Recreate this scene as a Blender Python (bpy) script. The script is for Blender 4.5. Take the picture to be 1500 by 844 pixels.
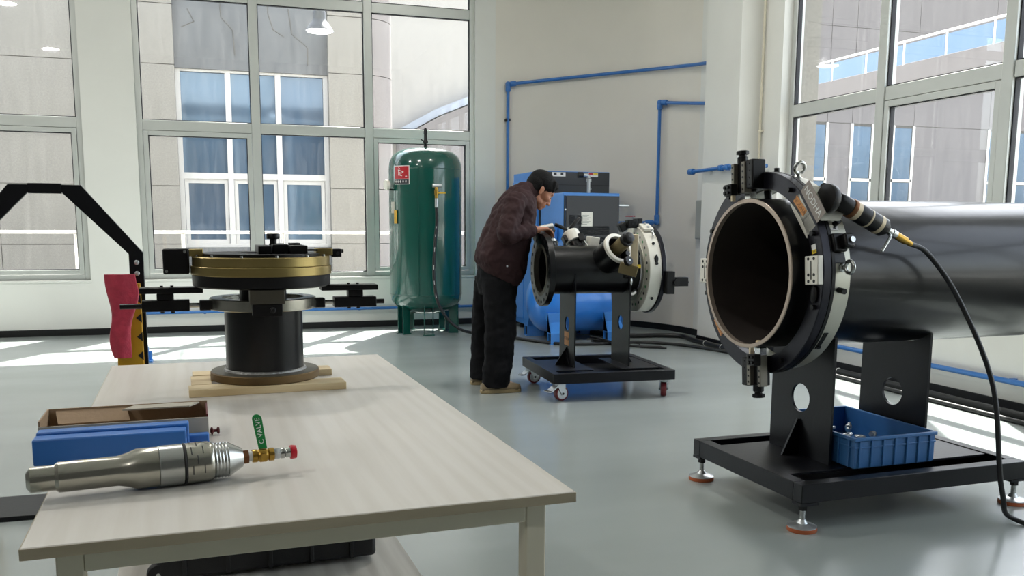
import bpy, bmesh, math, random
from mathutils import Vector, Matrix, Euler, noise as mnoise
R = math.radians
PI = math.pi
random.seed(7)
sc = bpy.context.scene
COL = sc.collection
for o in list(bpy.data.objects):
    bpy.data.objects.remove(o, do_unlink=True)

# ------------------------------------------------------------------ camera
CAM_F, CAM_CX, CAM_CY, IW, IH = 1321.27, 750.12, 511.05, 1500.0, 844.0
PITCH, ROLL, YAW, CAM_H = 0.1389, 0.0055, 0.3101, 1.18
cam_d = bpy.data.cameras.new('camera')
cam = bpy.data.objects.new('camera', cam_d)
COL.objects.link(cam)
sc.camera = cam
cam_d.sensor_fit = 'HORIZONTAL'
cam_d.sensor_width = 36.0
cam_d.lens = CAM_F / IW * 36.0
cam_d.shift_x = (IW / 2 - CAM_CX) / IW
cam_d.shift_y = (CAM_CY - IH / 2) / IW
cam_d.clip_start = 0.05
cam_d.clip_end = 200
cp, sp, cr, sr = math.cos(PITCH), math.sin(PITCH), math.cos(ROLL), math.sin(ROLL)
fw = Vector((0, cp, -sp)); up = Vector((0, sp, cp)); rt = Vector((1, 0, 0))
r2 = cr * rt + sr * up; u2 = -sr * rt + cr * up
RZ = Matrix.Rotation(-YAW, 3, 'Z')
r2, u2, fw = RZ @ r2, RZ @ u2, RZ @ fw
M = Matrix((r2, u2, -fw)).transposed().to_4x4()
M.translation = Vector((0, 0, CAM_H))
cam.matrix_world = M

# ------------------------------------------------------------------ world, sun, exposure
SUN_TRAVEL = Vector((-0.5, -0.866, -1.40)).normalized()
w = bpy.data.worlds.new('World'); sc.world = w; w.use_nodes = True
nt = w.node_tree
bgn = nt.nodes['Background']
sky = nt.nodes.new('ShaderNodeTexSky')
sky.sky_type = 'NISHITA'
sky.sun_disc = False
sky.sun_elevation = R(54.5)
sky.sun_rotation = R(30)
sky.air_density = 1.0; sky.dust_density = 2.5; sky.ozone_density = 1.0
hsv = nt.nodes.new('ShaderNodeHueSaturation'); hsv.inputs['Saturation'].default_value = 0.4
nt.links.new(sky.outputs[0], hsv.inputs['Color'])
nt.links.new(hsv.outputs[0], bgn.inputs['Color'])
bgn.inputs['Strength'].default_value = 0.85
sun_d = bpy.data.lights.new('sun', 'SUN'); sun_d.energy = 24.0; sun_d.angle = R(0.6); sun_d.color = (1.0, 0.96, 0.90)
sun = bpy.data.objects.new('sun', sun_d); COL.objects.link(sun)
sun.rotation_euler = SUN_TRAVEL.to_track_quat('-Z', 'Y').to_euler()
sun.location = (6, 14, 12)
FILL_W = 54.0
sc.view_settings.view_transform = 'Standard'
sc.view_settings.look = 'None'
sc.view_settings.gamma = 1.0
sc.view_settings.use_curve_mapping = False
sc.view_settings.exposure = 0.3
sc.cycles.max_bounces = 10
sc.cycles.diffuse_bounces = 5
sc.cycles.transparent_max_bounces = 16
sc.cycles.sample_clamp_indirect = 6.0
sc.cycles.caustics_reflective = False
sc.cycles.caustics_refractive = False
sc.cycles.use_denoising = True

# ------------------------------------------------------------------ materials
def S(r, g, b):
    f = lambda c: ((c / 255.0) / 12.92 if c / 255.0 <= 0.04045 else (((c / 255.0) + 0.055) / 1.055) ** 2.4)
    return (f(r), f(g), f(b), 1.0)
MATS = {}
def mat(name, col, rough=0.5, metal=0.0, coat=0.0, vary=0.0, vscale=8.0, bump=0.0, bscale=60.0, aniso=0.0,
        spec=0.5, stretch=(1, 1, 1), rvary=0.0, emit=None, estr=0.0, sheen=0.0):
    m = bpy.data.materials.new(name); m.use_nodes = True
    t = m.node_tree; b = t.nodes['Principled BSDF']
    b.inputs['Base Color'].default_value = col
    b.inputs['Roughness'].default_value = rough
    b.inputs['Metallic'].default_value = metal
    b.inputs['Specular IOR Level'].default_value = spec
    b.inputs['Coat Weight'].default_value = coat
    b.inputs['Coat Roughness'].default_value = 0.08
    if sheen: b.inputs['Sheen Weight'].default_value = sheen
    if aniso: b.inputs['Anisotropic'].default_value = aniso
    if emit: b.inputs['Emission Color'].default_value = emit; b.inputs['Emission Strength'].default_value = estr
    tc = t.nodes.new('ShaderNodeTexCoord'); mp = t.nodes.new('ShaderNodeMapping')
    mp.inputs['Scale'].default_value = stretch
    t.links.new(tc.outputs['Object'], mp.inputs['Vector'])
    if vary or rvary:
        n = t.nodes.new('ShaderNodeTexNoise'); n.inputs['Scale'].default_value = vscale; n.inputs['Detail'].default_value = 6
        t.links.new(mp.outputs[0], n.inputs['Vector'])
        if vary:
            rp = t.nodes.new('ShaderNodeValToRGB')
            rp.color_ramp.elements[0].position = 0.3; rp.color_ramp.elements[1].position = 0.7
            lo = tuple(c * (1 - vary) for c in col[:3]) + (1,); hi = tuple(min(1, c * (1 + vary)) for c in col[:3]) + (1,)
            rp.color_ramp.elements[0].color = lo; rp.color_ramp.elements[1].color = hi
            t.links.new(n.outputs['Fac'], rp.inputs['Fac']); t.links.new(rp.outputs['Color'], b.inputs['Base Color'])
        if rvary:
            mr = t.nodes.new('ShaderNodeMapRange')
            mr.inputs['From Min'].default_value = 0.3; mr.inputs['From Max'].default_value = 0.7
            mr.inputs['To Min'].default_value = max(0.02, rough - rvary); mr.inputs['To Max'].default_value = rough + rvary
            t.links.new(n.outputs['Fac'], mr.inputs['Value']); t.links.new(mr.outputs[0], b.inputs['Roughness'])
    if bump:
        n2 = t.nodes.new('ShaderNodeTexNoise'); n2.inputs['Scale'].default_value = bscale; n2.inputs['Detail'].default_value = 4
        bp = t.nodes.new('ShaderNodeBump'); bp.inputs['Strength'].default_value = bump; bp.inputs['Distance'].default_value = 0.01
        t.links.new(mp.outputs[0], n2.inputs['Vector']); t.links.new(n2.outputs['Fac'], bp.inputs['Height'])
        t.links.new(bp.outputs[0], b.inputs['Normal'])
    MATS[name] = m
    return m
def woodmat(name, c1, c2, rough=0.4, scale=(3, 30, 30), rings=6.0):
    m = bpy.data.materials.new(name); m.use_nodes = True
    t = m.node_tree; b = t.nodes['Principled BSDF']; b.inputs['Roughness'].default_value = rough
    tc = t.nodes.new('ShaderNodeTexCoord'); mp = t.nodes.new('ShaderNodeMapping'); mp.inputs['Scale'].default_value = scale
    n = t.nodes.new('ShaderNodeTexNoise'); n.inputs['Scale'].default_value = 1.0; n.inputs['Detail'].default_value = 8; n.inputs['Distortion'].default_value = 0.6
    wv = t.nodes.new('ShaderNodeTexWave'); wv.inputs['Scale'].default_value = rings; wv.inputs['Distortion'].default_value = 9.0; wv.inputs['Detail'].default_value = 3; wv.inputs['Detail Scale'].default_value = 0.6
    mp2 = t.nodes.new('ShaderNodeMapping'); mp2.inputs['Scale'].default_value = tuple(s * 0.06 for s in scale)
    mx = t.nodes.new('ShaderNodeMath'); mx.operation = 'MULTIPLY_ADD'; mx.inputs[1].default_value = 0.35
    rp = t.nodes.new('ShaderNodeValToRGB'); rp.color_ramp.elements[0].position = 0.25; rp.color_ramp.elements[1].position = 0.85
    rp.color_ramp.elements[0].color = c1; rp.color_ramp.elements[1].color = c2
    t.links.new(tc.outputs['Object'], mp.inputs['Vector']); t.links.new(tc.outputs['Object'], mp2.inputs['Vector'])
    t.links.new(mp.outputs[0], n.inputs['Vector']); t.links.new(mp2.outputs[0], wv.inputs['Vector'])
    t.links.new(wv.outputs['Fac'], mx.inputs[0]); t.links.new(n.outputs['Fac'], mx.inputs[2])
    t.links.new(mx.outputs[0], rp.inputs['Fac']); t.links.new(rp.outputs['Color'], b.inputs['Base Color'])
    MATS[name] = m
    return m
def glassmat(name, tint=(0.97, 0.985, 0.98, 1), refl=1.0, dirt=0.05, base_refl=0.03):
    m = bpy.data.materials.new(name); m.use_nodes = True
    t = m.node_tree; t.nodes.clear()
    out = t.nodes.new('ShaderNodeOutputMaterial'); tr = t.nodes.new('ShaderNodeBsdfTransparent'); gl = t.nodes.new('ShaderNodeBsdfGlossy')
    tr.inputs['Color'].default_value = tint; gl.inputs['Roughness'].default_value = 0.015
    lw = t.nodes.new('ShaderNodeLayerWeight'); lw.inputs['Blend'].default_value = 0.5
    fr = t.nodes.new('ShaderNodeMath'); fr.operation = 'POWER'; fr.inputs[1].default_value = 5.0
    t.links.new(lw.outputs['Facing'], fr.inputs[0])
    mu = t.nodes.new('ShaderNodeMath'); mu.operation = 'MULTIPLY_ADD'; mu.inputs[1].default_value = refl; mu.inputs[2].default_value = base_refl
    mx = t.nodes.new('ShaderNodeMixShader')
    t.links.new(fr.outputs[0], mu.inputs[0]); t.links.new(mu.outputs[0], mx.inputs['Fac'])
    t.links.new(tr.outputs[0], mx.inputs[1]); t.links.new(gl.outputs[0], mx.inputs[2])
    df = t.nodes.new('ShaderNodeBsdfDiffuse'); df.inputs['Color'].default_value = (0.8, 0.8, 0.8, 1)
    tl = t.nodes.new('ShaderNodeBsdfTranslucent'); tl.inputs['Color'].default_value = (0.9, 0.9, 0.88, 1)
    ad = t.nodes.new('ShaderNodeMixShader'); ad.inputs['Fac'].default_value = 0.6
    t.links.new(df.outputs[0], ad.inputs[1]); t.links.new(tl.outputs[0], ad.inputs[2])
    tc = t.nodes.new('ShaderNodeTexCoord'); mp = t.nodes.new('ShaderNodeMapping'); mp.inputs['Scale'].default_value = (9, 9, 1.2)
    n = t.nodes.new('ShaderNodeTexNoise'); n.inputs['Scale'].default_value = 2.0; n.inputs['Detail'].default_value = 8; n.inputs['Roughness'].default_value = 0.7
    mr = t.nodes.new('ShaderNodeMapRange'); mr.inputs['From Min'].default_value = 0.42; mr.inputs['From Max'].default_value = 0.8
    mr.inputs['To Min'].default_value = dirt * 0.3; mr.inputs['To Max'].default_value = dirt * 3
    t.links.new(tc.outputs['Object'], mp.inputs['Vector']); t.links.new(mp.outputs[0], n.inputs['Vector']); t.links.new(n.outputs['Fac'], mr.inputs['Value'])
    m2 = t.nodes.new('ShaderNodeMixShader')
    t.links.new(mr.outputs[0], m2.inputs['Fac']); t.links.new(mx.outputs[0], m2.inputs[1]); t.links.new(ad.outputs[0], m2.inputs[2])
    t.links.new(m2.outputs[0], out.inputs['Surface'])
    MATS[name] = m
    return m

mat('wall_paint', S(224, 219, 209), 0.75, vary=0.03, vscale=1.5, bump=0.05, bscale=90)
mat('wall_white', S(222, 222, 217), 0.7, vary=0.025, vscale=2.0, bump=0.04, bscale=80)
mat('dim_hall_wall', S(106, 106, 104), 0.6)  # dark tone standing for the dimness of the unseen hall
mat('ceiling_paint', S(225, 224, 220), 0.8)
mat('floor_epoxy', S(143, 150, 148), 0.21, vary=0.05, vscale=1.2, rvary=0.05, bump=0.01, bscale=5, stretch=(0.5, 1.4, 1), spec=0.5)
mat('alu_frame', S(196, 199, 195), 0.35, 0.25, vary=0.03, vscale=5)
mat('gasket', S(22, 22, 28), 0.6)
mat('black_base', S(10, 11, 14), 0.45, bump=0.05)
mat('pipe_blue', S(44, 108, 180), 0.32, coat=0.3)
mat('comp_blue', S(58, 128, 206), 0.38, coat=0.2, vary=0.04)
mat('tank_blue', S(46, 126, 218), 0.30, coat=0.4, vary=0.04)
mat('tank_green', S(12, 76, 66), 0.18, coat=0.8, vary=0.05, vscale=3)
mat('comp_dark', S(44, 47, 52), 0.45, bump=0.06, bscale=200)
mat('vent_dark', S(12, 13, 15), 0.6)
mat('black_metal', S(8, 8, 10), 0.38, 0.1, spec=0.4, bump=0.05, bscale=150)
mat('black_paint', S(8, 9, 14), 0.38, 0.0, spec=0.3, coat=0.0, bump=0.04, bscale=60, vary=0.1)
mat('black_anod', S(10, 10, 12), 0.42, 0.2, spec=0.35, bump=0.03, bscale=220)
mat('ring_anod', S(30, 30, 38), 0.33, 0.55, bump=0.02, bscale=120)
mat('pipe_black', S(10, 11, 13), 0.30, 0.0, spec=0.35, coat=0.15, vary=0.25, vscale=3, bump=0.03, bscale=20)
mat('pipe_bore', S(38, 30, 26), 0.8, vary=0.2, vscale=4)
mat('bevel_steel', S(176, 160, 146), 0.45, 0.55, vary=0.08, vscale=20)
mat('steel', S(186, 188, 186), 0.25, 0.95, vary=0.04, vscale=10)
mat('steel_brushed', S(180, 178, 168), 0.24, 1.0, aniso=0.6, vary=0.05, vscale=12, stretch=(1, 1, 12))
mat('zinc', S(196, 200, 202), 0.32, 0.8, vary=0.06, vscale=25)
mat('alloy_white', S(222, 219, 208), 0.42, 0.15, vary=0.03)
mat('jaw_grey', S(74, 71, 62), 0.45, 0.5)
mat('steel_dull', S(104, 100, 90), 0.45, 0.7, vary=0.15, vscale=15)
mat('rail_grey', S(122, 118, 108), 0.45, 0.5)
mat('shade_taupe', S(150, 140, 132), 0.5)
mat('alloy_silver', S(190, 189, 176), 0.4, 0.6, vary=0.04)
mat('gold_alloy', S(160, 142, 92), 0.36, 0.95, vary=0.05, vscale=6, stretch=(1, 1, 14))
mat('olive_alloy', S(120, 108, 78), 0.42, 0.7)
mat('cream_metal', S(206, 190, 160), 0.45, 0.2)
mat('brass', S(176, 140, 64), 0.3, 0.9)
mat('bronze', S(122, 82, 56), 0.4, 0.8)
mat('rust_steel', S(112, 92, 62), 0.55, 0.6, vary=0.3, vscale=8)
mat('weld', S(150, 150, 148), 0.5, 0.8, bump=0.6, bscale=90)
mat('red_plastic', S(190, 24, 44), 0.4)
mat('wheel_red', S(110, 22, 30), 0.35, coat=0.3)
mat('orange_rubber', S(176, 92, 52), 0.5)
mat('rubber', S(14, 14, 15), 0.6)
mat('hose', S(20, 21, 22), 0.45, bump=0.05)
mat('green_plastic', S(26, 128, 62), 0.4)
mat('yellow', S(198, 150, 22), 0.5, vary=0.08)
mat('yellow_handle', S(206, 168, 40), 0.45)
mat('rag_red', S(184, 52, 74), 0.9, vary=0.15, vscale=30, bump=0.5, bscale=60, sheen=0.3)
mat('crate_blue', S(54, 108, 164), 0.42, coat=0.05, vary=0.04)
mat('case_black', S(16, 17, 19), 0.5, bump=0.2, bscale=300)
mat('plastic_blue', S(46, 108, 184), 0.38, vary=0.03)
mat('cardboard', S(152, 128, 102), 0.85, vary=0.06, vscale=15, bump=0.1, bscale=120)
mat('card_grey', S(172, 166, 152), 0.85, vary=0.05, vscale=15)
mat('maroon', S(92, 26, 30), 0.5)
mat('ivory_paint', S(214, 208, 188), 0.4, vary=0.02)
mat('paper', S(236, 236, 228), 0.8)
mat('ink', S(60, 62, 66), 0.8)
mat('label_orange', S(206, 142, 78), 0.5)
mat('label_yellow', S(226, 196, 52), 0.5)
mat('label_red', S(176, 30, 40), 0.4)
mat('label_white', S(232, 232, 230), 0.5)
mat('panel_grey', S(168, 170, 164), 0.5)
mat('skin', S(176, 120, 92), 0.5, vary=0.08, vscale=25, bump=0.06, bscale=90)
mat('hair', S(8, 7, 7), 0.6, spec=0.15, vary=0.3, vscale=60, bump=0.6, bscale=150, stretch=(1, 4, 1))
mat('jacket', S(50, 32, 33), 0.78, spec=0.2, vary=0.10, vscale=10, bump=0.18, bscale=28)
mat('trousers', S(13, 13, 16), 0.85, spec=0.2, vary=0.12, vscale=8, bump=0.2, bscale=18)
mat('shoe', S(128, 113, 88), 0.75, vary=0.08, vscale=20)
mat('sole', S(158, 140, 104), 0.7)
mat('eye_white', S(150, 140, 132), 0.3)
mat('lip', S(136, 78, 68), 0.5)
mat('granite', S(128, 124, 117), 0.8, vary=0.10, vscale=40, bump=0.05)
mat('granite_joint', S(92, 89, 84), 0.9)
mat('concrete_grey', S(98, 99, 100), 0.85, vary=0.14, vscale=2.2, bump=0.3, bscale=6, stretch=(1, 1, 0.5))
mat('column_stone', S(122, 116, 114), 0.8, vary=0.05, vscale=25)
mat('white_render', S(164, 159, 152), 0.8, vary=0.02)
mat('roof_grey', S(150, 156, 166), 0.6, vary=0.05)
mat('white_frame', S(180, 178, 176), 0.4)
mat('facade_glass', S(80, 100, 120), 0.08, 0.35, vary=0.10, vscale=0.7, stretch=(1, 1, 2.0))
mat('facade_glass_dark', S(74, 92, 112), 0.08, 0.35, vary=0.10, vscale=0.8)
mat('balustrade_glass', S(96, 116, 138), 0.08, 0.5)
mat('rail_steel', S(224, 220, 214), 0.2, 0.7)
mat('paving', S(150, 150, 146), 0.85, vary=0.08)
mat('lamp_shell', S(120, 124, 130), 0.4, 0.5)
mat('lamp_dark', S(58, 61, 66), 0.5, 0.0)
mat('lamp_glow', S(255, 255, 255), 0.5, emit=(1.0, 0.98, 0.94, 1), estr=14.0)
glassmat('window_glass', dirt=0.007, refl=0.9, base_refl=0.035)
woodmat('table_laminate', S(203, 198, 189), S(213, 209, 202), 0.30, (64, 3.2, 10), 2.0)
woodmat('table_edge', S(150, 140, 118), S(170, 160, 138), 0.45, (6, 6, 30), 2.0)
woodmat('shelf_laminate', S(172, 168, 160), S(206, 203, 196), 0.35, (26, 2.2, 10), 3.0)
woodmat('pine', S(196, 170, 126), S(226, 206, 166), 0.6, (3, 40, 40), 4.0)

# ------------------------------------------------------------------ mesh helpers
class MB:
    def __init__(self):
        self.v = []; self.f = []
    def add(self, vs, fs):
        o = len(self.v)
        self.v.extend([Vector(p) for p in vs]); self.f.extend([tuple(i + o for i in q) for q in fs])
        return self
    def box(self, c, s, rz=0.0, rot=None):
        m = (rot if rot is not None else Matrix.Rotation(rz, 3, 'Z'))
        c = Vector(c); hx, hy, hz = s[0] / 2, s[1] / 2, s[2] / 2
        vs = [c + m @ Vector((x * hx, y * hy, z * hz)) for x in (-1, 1) for y in (-1, 1) for z in (-1, 1)]
        return self.add(vs, [(0, 1, 3, 2), (4, 6, 7, 5), (0, 4, 5, 1), (2, 3, 7, 6), (0, 2, 6, 4), (1, 5, 7, 3)])
    def bx(self, x0, x1, y0, y1, z0, z1):
        return self.box(((x0 + x1) / 2, (y0 + y1) / 2, (z0 + z1) / 2), (abs(x1 - x0), abs(y1 - y0), abs(z1 - z0)))
    def lathe(self, prof, o, ax, n=32, cap=True):
        # prof: list of (radius, distance along axis)
        o = Vector(o); ax = Vector(ax).normalized()
        a = ax.orthogonal().normalized(); b = ax.cross(a)
        vs = []; fs = []
        for (r, t) in prof:
            for k in range(n):
                q = 2 * PI * k / n
                vs.append(o + ax * t + (a * math.cos(q) + b * math.sin(q)) * max(r, 1e-5))
        for i in range(len(prof) - 1):
            for k in range(n):
                k2 = (k + 1) % n
                fs.append((i * n + k, i * n + k2, (i + 1) * n + k2, (i + 1) * n + k))
        if cap:
            fs.append(tuple(range(n))[::-1]); fs.append(tuple((len(prof) - 1) * n + k for k in range(n)))
        return self.add(vs, fs)
    def ring(self, o, ax, ri, ro, t0, t1, n=48, ch=0.0):
        pr = [(ri, t0), (ro - ch, t0), (ro, t0 + ch), (ro, t1 - ch), (ro - ch, t1), (ri, t1), (ri, t0)]
        return self.lathe(pr, o, ax, n, cap=False)
    def cyl(self, p0, p1, r, r1=None, n=24):
        p0 = Vector(p0); p1 = Vector(p1)
        return self.lathe([(r, 0), (r if r1 is None else r1, (p1 - p0).length)], p0, p1 - p0, n)
    def tube(self, pts, r, n=10, cap=True):
        pts = [Vector(p) for p in pts]
        vs = []; fs = []
        prev = None
        for i, p in enumerate(pts):
            d = (pts[min(i + 1, len(pts) - 1)] - pts[max(i - 1, 0)])
            if d.length < 1e-9: d = Vector((0, 0, 1))
            d.normalize()
            if prev is None: a = d.orthogonal().normalized()
            else:
                a = prev - d * prev.dot(d)
                a = a.normalized() if a.length > 1e-6 else d.orthogonal().normalized()
            prev = a; b = d.cross(a)
            rr = r[i] if isinstance(r, (list, tuple)) else r
            for k in range(n):
                q = 2 * PI * k / n
                vs.append(p + (a * math.cos(q) + b * math.sin(q)) * rr)
        for i in range(len(pts) - 1):
            for k in range(n):
                k2 = (k + 1) % n
                fs.append((i * n + k, i * n + k2, (i + 1) * n + k2, (i + 1) * n + k))
        if cap:
            fs.append(tuple(range(n))[::-1]); fs.append(tuple((len(pts) - 1) * n + k for k in range(n)))
        return self.add(vs, fs)
    def torus(self, c, ax, Rr, r, n=28, m=10):
        c = Vector(c); ax = Vector(ax).normalized(); a = ax.orthogonal().normalized(); b = ax.cross(a)
        pts = []
        vs = []; fs = []
        for i in range(n):
            q = 2 * PI * i / n; d = a * math.cos(q) + b * math.sin(q)
            for k in range(m):
                s = 2 * PI * k / m
                vs.append(c + d * (Rr + r * math.cos(s)) + ax * (r * math.sin(s)))
        for i in range(n):
            for k in range(m):
                i2 = (i + 1) % n; k2 = (k + 1) % m
                fs.append((i * m + k, i2 * m + k, i2 * m + k2, i * m + k2))
        return self.add(vs, fs)
    def prism(self, poly, o, ex, ey, th):
        # polygon in plane (ex, ey) at origin o, extruded by th along ex x ey
        o = Vector(o); ex = Vector(ex).normalized(); ey = Vector(ey).normalized(); ez = ex.cross(ey)
        n = len(poly)
        vs = [o + ex * x + ey * y for x, y in poly] + [o + ex * x + ey * y + ez * th for x, y in poly]
        fs = [tuple(range(n))[::-1], tuple(range(n, 2 * n))]
        for k in range(n):
            k2 = (k + 1) % n
            fs.append((k, k2, n + k2, n + k))
        return self.add(vs, fs)
    def ell(self, c, rad, rot=None, nu=20, nv=12):
        c = Vector(c); m = rot if rot is not None else Matrix.Identity(3)
        vs = []; fs = []
        for j in range(nv + 1):
            ph = PI * j / nv
            for i in range(nu):
                th = 2 * PI * i / nu
                vs.append(c + m @ Vector((rad[0] * math.sin(ph) * math.cos(th), rad[1] * math.sin(ph) * math.sin(th), rad[2] * math.cos(ph))))
        for j in range(nv):
            for i in range(nu):
                i2 = (i + 1) % nu
                fs.append((j * nu + i, (j + 1) * nu + i, (j + 1) * nu + i2, j * nu + i2))
        return self.add(vs, fs)
    def cap(self, p0, p1, r0, r1, n=14):
        # capsule with tapered radius
        p0 = Vector(p0); p1 = Vector(p1); L = (p1 - p0).length
        pr = []
        for k in range(5):
            a = PI / 2 * k / 5
            pr.append((r0 * math.sin(a), -r0 * math.cos(a)))
        for k in range(6):
            a = PI / 2 * k / 5
            pr.append((r1 * math.cos(a), L + r1 * math.sin(a)))
        return self.lathe(pr, p0, p1 - p0 if L > 1e-6 else Vector((0, 0, 1)), n)
    def loft(self, rings, cap=True):
        n = len(rings[0]); vs = [p for r_ in rings for p in r_]; fs = []
        for i in range(len(rings) - 1):
            for k in range(n):
                k2 = (k + 1) % n
                fs.append((i * n + k, i * n + k2, (i + 1) * n + k2, (i + 1) * n + k))
        if cap:
            fs.append(tuple(range(n))[::-1]); fs.append(tuple((len(rings) - 1) * n + k for k in range(n)))
        return self.add(vs, fs)
    def grid(self, o, ex, ey, nx, ny, fn):
        o = Vector(o); ex = Vector(ex); ey = Vector(ey); vs = []; fs = []
        for j in range(ny + 1):
            for i in range(nx + 1):
                vs.append(o + ex * (i / nx) + ey * (j / ny) + fn(i / nx, j / ny))
        for j in range(ny):
            for i in range(nx):
                a = j * (nx + 1) + i
                fs.append((a, a + 1, a + nx + 2, a + nx + 1))
        return self.add(vs, fs)
    def mesh(self, name, m, ang=38):
        me = bpy.data.meshes.new(name)
        me.from_pydata([tuple(p) for p in self.v], [], self.f)
        me.validate()
        bm = bmesh.new(); bm.from_mesh(me)
        bmesh.ops.recalc_face_normals(bm, faces=bm.faces)
        bm.to_mesh(me); bm.free()
        for p in me.polygons: p.use_smooth = True
        me.set_sharp_from_angle(angle=R(ang))
        me.materials.append(MATS[m])
        return me
    def build(self, name, m, parent=None, bevel=0.0, ang=38, seg=2, label=None):
        me = self.mesh(name, m, ang)
        o = bpy.data.objects.new(name, me); COL.objects.link(o)
        if parent is not None: o.parent = parent
        if bevel:
            b = o.modifiers.new('bevel', 'BEVEL'); b.width = bevel; b.segments = seg; b.limit_method = 'ANGLE'; b.angle_limit = R(40)
            b.harden_normals = False
        if label: o['label'] = label
        return o
def empty(name, loc=(0, 0, 0), rz=0.0):
    o = bpy.data.objects.new(name, None); COL.objects.link(o); o.location = loc; o.rotation_euler = (0, 0, rz); o.empty_display_size = 0.05
    return o
def tag(o, label, cat, group=None):
    o['label'] = label; o['category'] = cat
    if group: o['group'] = group
    return o
def thing(name, label, cat, loc=(0, 0, 0), rz=0.0, group=None):
    return tag(empty(name, loc, rz), label, cat, group)
def struct(o):
    o['kind'] = 'structure'; return o
def copy_obj(src, parent=None, loc=None):
    c = src.copy(); COL.objects.link(c)
    if parent is not None: c.parent = parent
    if loc is not None: c.location = loc
    return c
def copy_tree(src, parent=None):
    c = src.copy(); COL.objects.link(c); c.parent = parent
    for ch in list(src.children): copy_tree(ch, c)
    return c
def text(name, body, size, m, parent, loc, ex, ey, depth=0.0006, align='CENTER', stretch=1.0):
    cu = bpy.data.curves.new(name, 'FONT'); cu.body = body; cu.size = size; cu.extrude = depth; cu.align_x = align; cu.align_y = 'CENTER'
    cu.resolution_u = 3
    to = bpy.data.objects.new(name + '_tmp', cu); COL.objects.link(to)
    dg = bpy.context.evaluated_depsgraph_get()
    me = bpy.data.meshes.new_from_object(to.evaluated_get(dg)); me.name = name
    bpy.data.objects.remove(to, do_unlink=True)
    me.materials.clear(); me.materials.append(MATS[m])
    ex = Vector(ex).normalized(); ey = Vector(ey).normalized(); ez = ex.cross(ey).normalized(); ey = ez.cross(ex)
    mm = Matrix((ex * stretch, ey, ez)).transposed().to_4x4(); mm.translation = Vector(loc)
    me.transform(mm)
    o = bpy.data.objects.new(name, me); COL.objects.link(o); o.parent = parent
    return o
def arc(c, a0, a1, r, n, ex=(1, 0, 0), ey=(0, 1, 0)):
    c = Vector(c); ex = Vector(ex); ey = Vector(ey)
    return [c + ex * (r * math.cos(a0 + (a1 - a0) * k / n)) + ey * (r * math.sin(a0 + (a1 - a0) * k / n)) for k in range(n + 1)]
def spline(pts, n=8):
    pts = [Vector(p) for p in pts]; P = [pts[0]] + pts + [pts[-1]]; out = []
    for i in range(1, len(P) - 2):
        p0, p1, p2, p3 = P[i - 1], P[i], P[i + 1], P[i + 2]
        for k in range(n):
            t = k / n
            out.append(0.5 * ((2 * p1) + (p2 - p0) * t + (2 * p0 - 5 * p1 + 4 * p2 - p3) * t * t + (3 * p1 - p0 - 3 * p2 + p3) * t ** 3))
    out.append(pts[-1]); return out
def remesh(o, vox, smooth=0, it=6):
    r_ = o.modifiers.new('remesh', 'REMESH'); r_.mode = 'VOXEL'; r_.voxel_size = vox; r_.use_smooth_shade = True
    if smooth:
        s = o.modifiers.new('smooth', 'SMOOTH'); s.factor = smooth; s.iterations = it
    return o
#@@SETTING@@
# ------------------------------------------------------------------ room shell
YB, XR, ZC = 10.2, 4.77, 5.2
XL, YF = -5.2, -4.0
WT = 0.26
ECX, ECY, EA, EB = 3.05, 8.55, XR - 3.05, YB - 8.55
def wall_opening(name, u0, u1, ops, frame, m):
    # wall slab in local (u, d, z): inner face d=0, thickness WT outward; ops: (u0,u1,z0,z1)
    mb = MB(); cur = u0
    for (a, b, z0, z1) in sorted(ops):
        mb.bx(cur, a, 0, WT, 0, ZC); mb.bx(a, b, 0, WT, 0, z0); mb.bx(a, b, 0, WT, z1, ZC); cur = b
    mb.bx(cur, u1, 0, WT, 0, ZC)
    o = mb.build(name, m); o.matrix_world = frame
    return struct(o)
def frame_mat(loc, rz):
    mm = Matrix.Rotation(rz, 4, 'Z'); mm.translation = Vector(loc); return mm
FB = frame_mat((0, YB, 0), 0)                 # u = X, d = +Y
FR = frame_mat((XR, 0, 0), -PI / 2)           # u = -Y, d = +X
WZ0, WZ1 = 0.57, 3.80
W1 = (-0.79, 2.81); W2 = (-4.90, -1.30)
W3 = (-7.115, -3.515); W4 = (-2.9, 0.7)
wall_opening('wall_back', XL - WT, ECX, [W2 + (WZ0, WZ1), W1 + (WZ0, WZ1)], FB, 'wall_white')
wall_opening('wall_right', -ECY, -YF + WT, [W3 + (WZ0, WZ1), W4 + (WZ0, WZ1)], FR, 'wall_white')
def curve_pts(off, n=28):
    return [(ECX + (EA + off) * math.cos(t), ECY + (EB + off) * math.sin(t)) for t in [PI / 2 * (1 - k / n) for k in range(n + 1)]]
def curved_slab(name, off0, off1, z0, z1, m):
    a = curve_pts(off0); b = curve_pts(off1); n = len(a)
    rings = [[Vector((a[k][0], a[k][1], z0)), Vector((b[k][0], b[k][1], z0)), Vector((b[k][0], b[k][1], z1)), Vector((a[k][0], a[k][1], z1))] for k in range(n)]
    return struct(MB().loft(rings).build(name, m))
curved_slab('wall_corner', 0, WT, 0, ZC, 'wall_paint')
struct(MB().bx(XL - WT, XL, YF, YB, 0, ZC).build('wall_left', 'dim_hall_wall'))
struct(MB().bx(XL - WT, XR + WT, YF - WT, YF, 0, ZC).build('wall_front', 'dim_hall_wall'))
struct(MB().bx(XL, XR + 0.02, YF, YB + 0.02, -0.1, 0).build('floor', 'floor_epoxy'))
struct(MB().bx(XL - WT, XR + WT, YF - WT, YB + WT, ZC, ZC + 0.2).build('ceiling', 'ceiling_paint'))
# pier beside the right window, in front of the wall
struct(MB().bx(4.54, XR, 7.43, 8.05, 0, ZC).build('wall_pier', 'wall_white', bevel=0.004))
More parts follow.
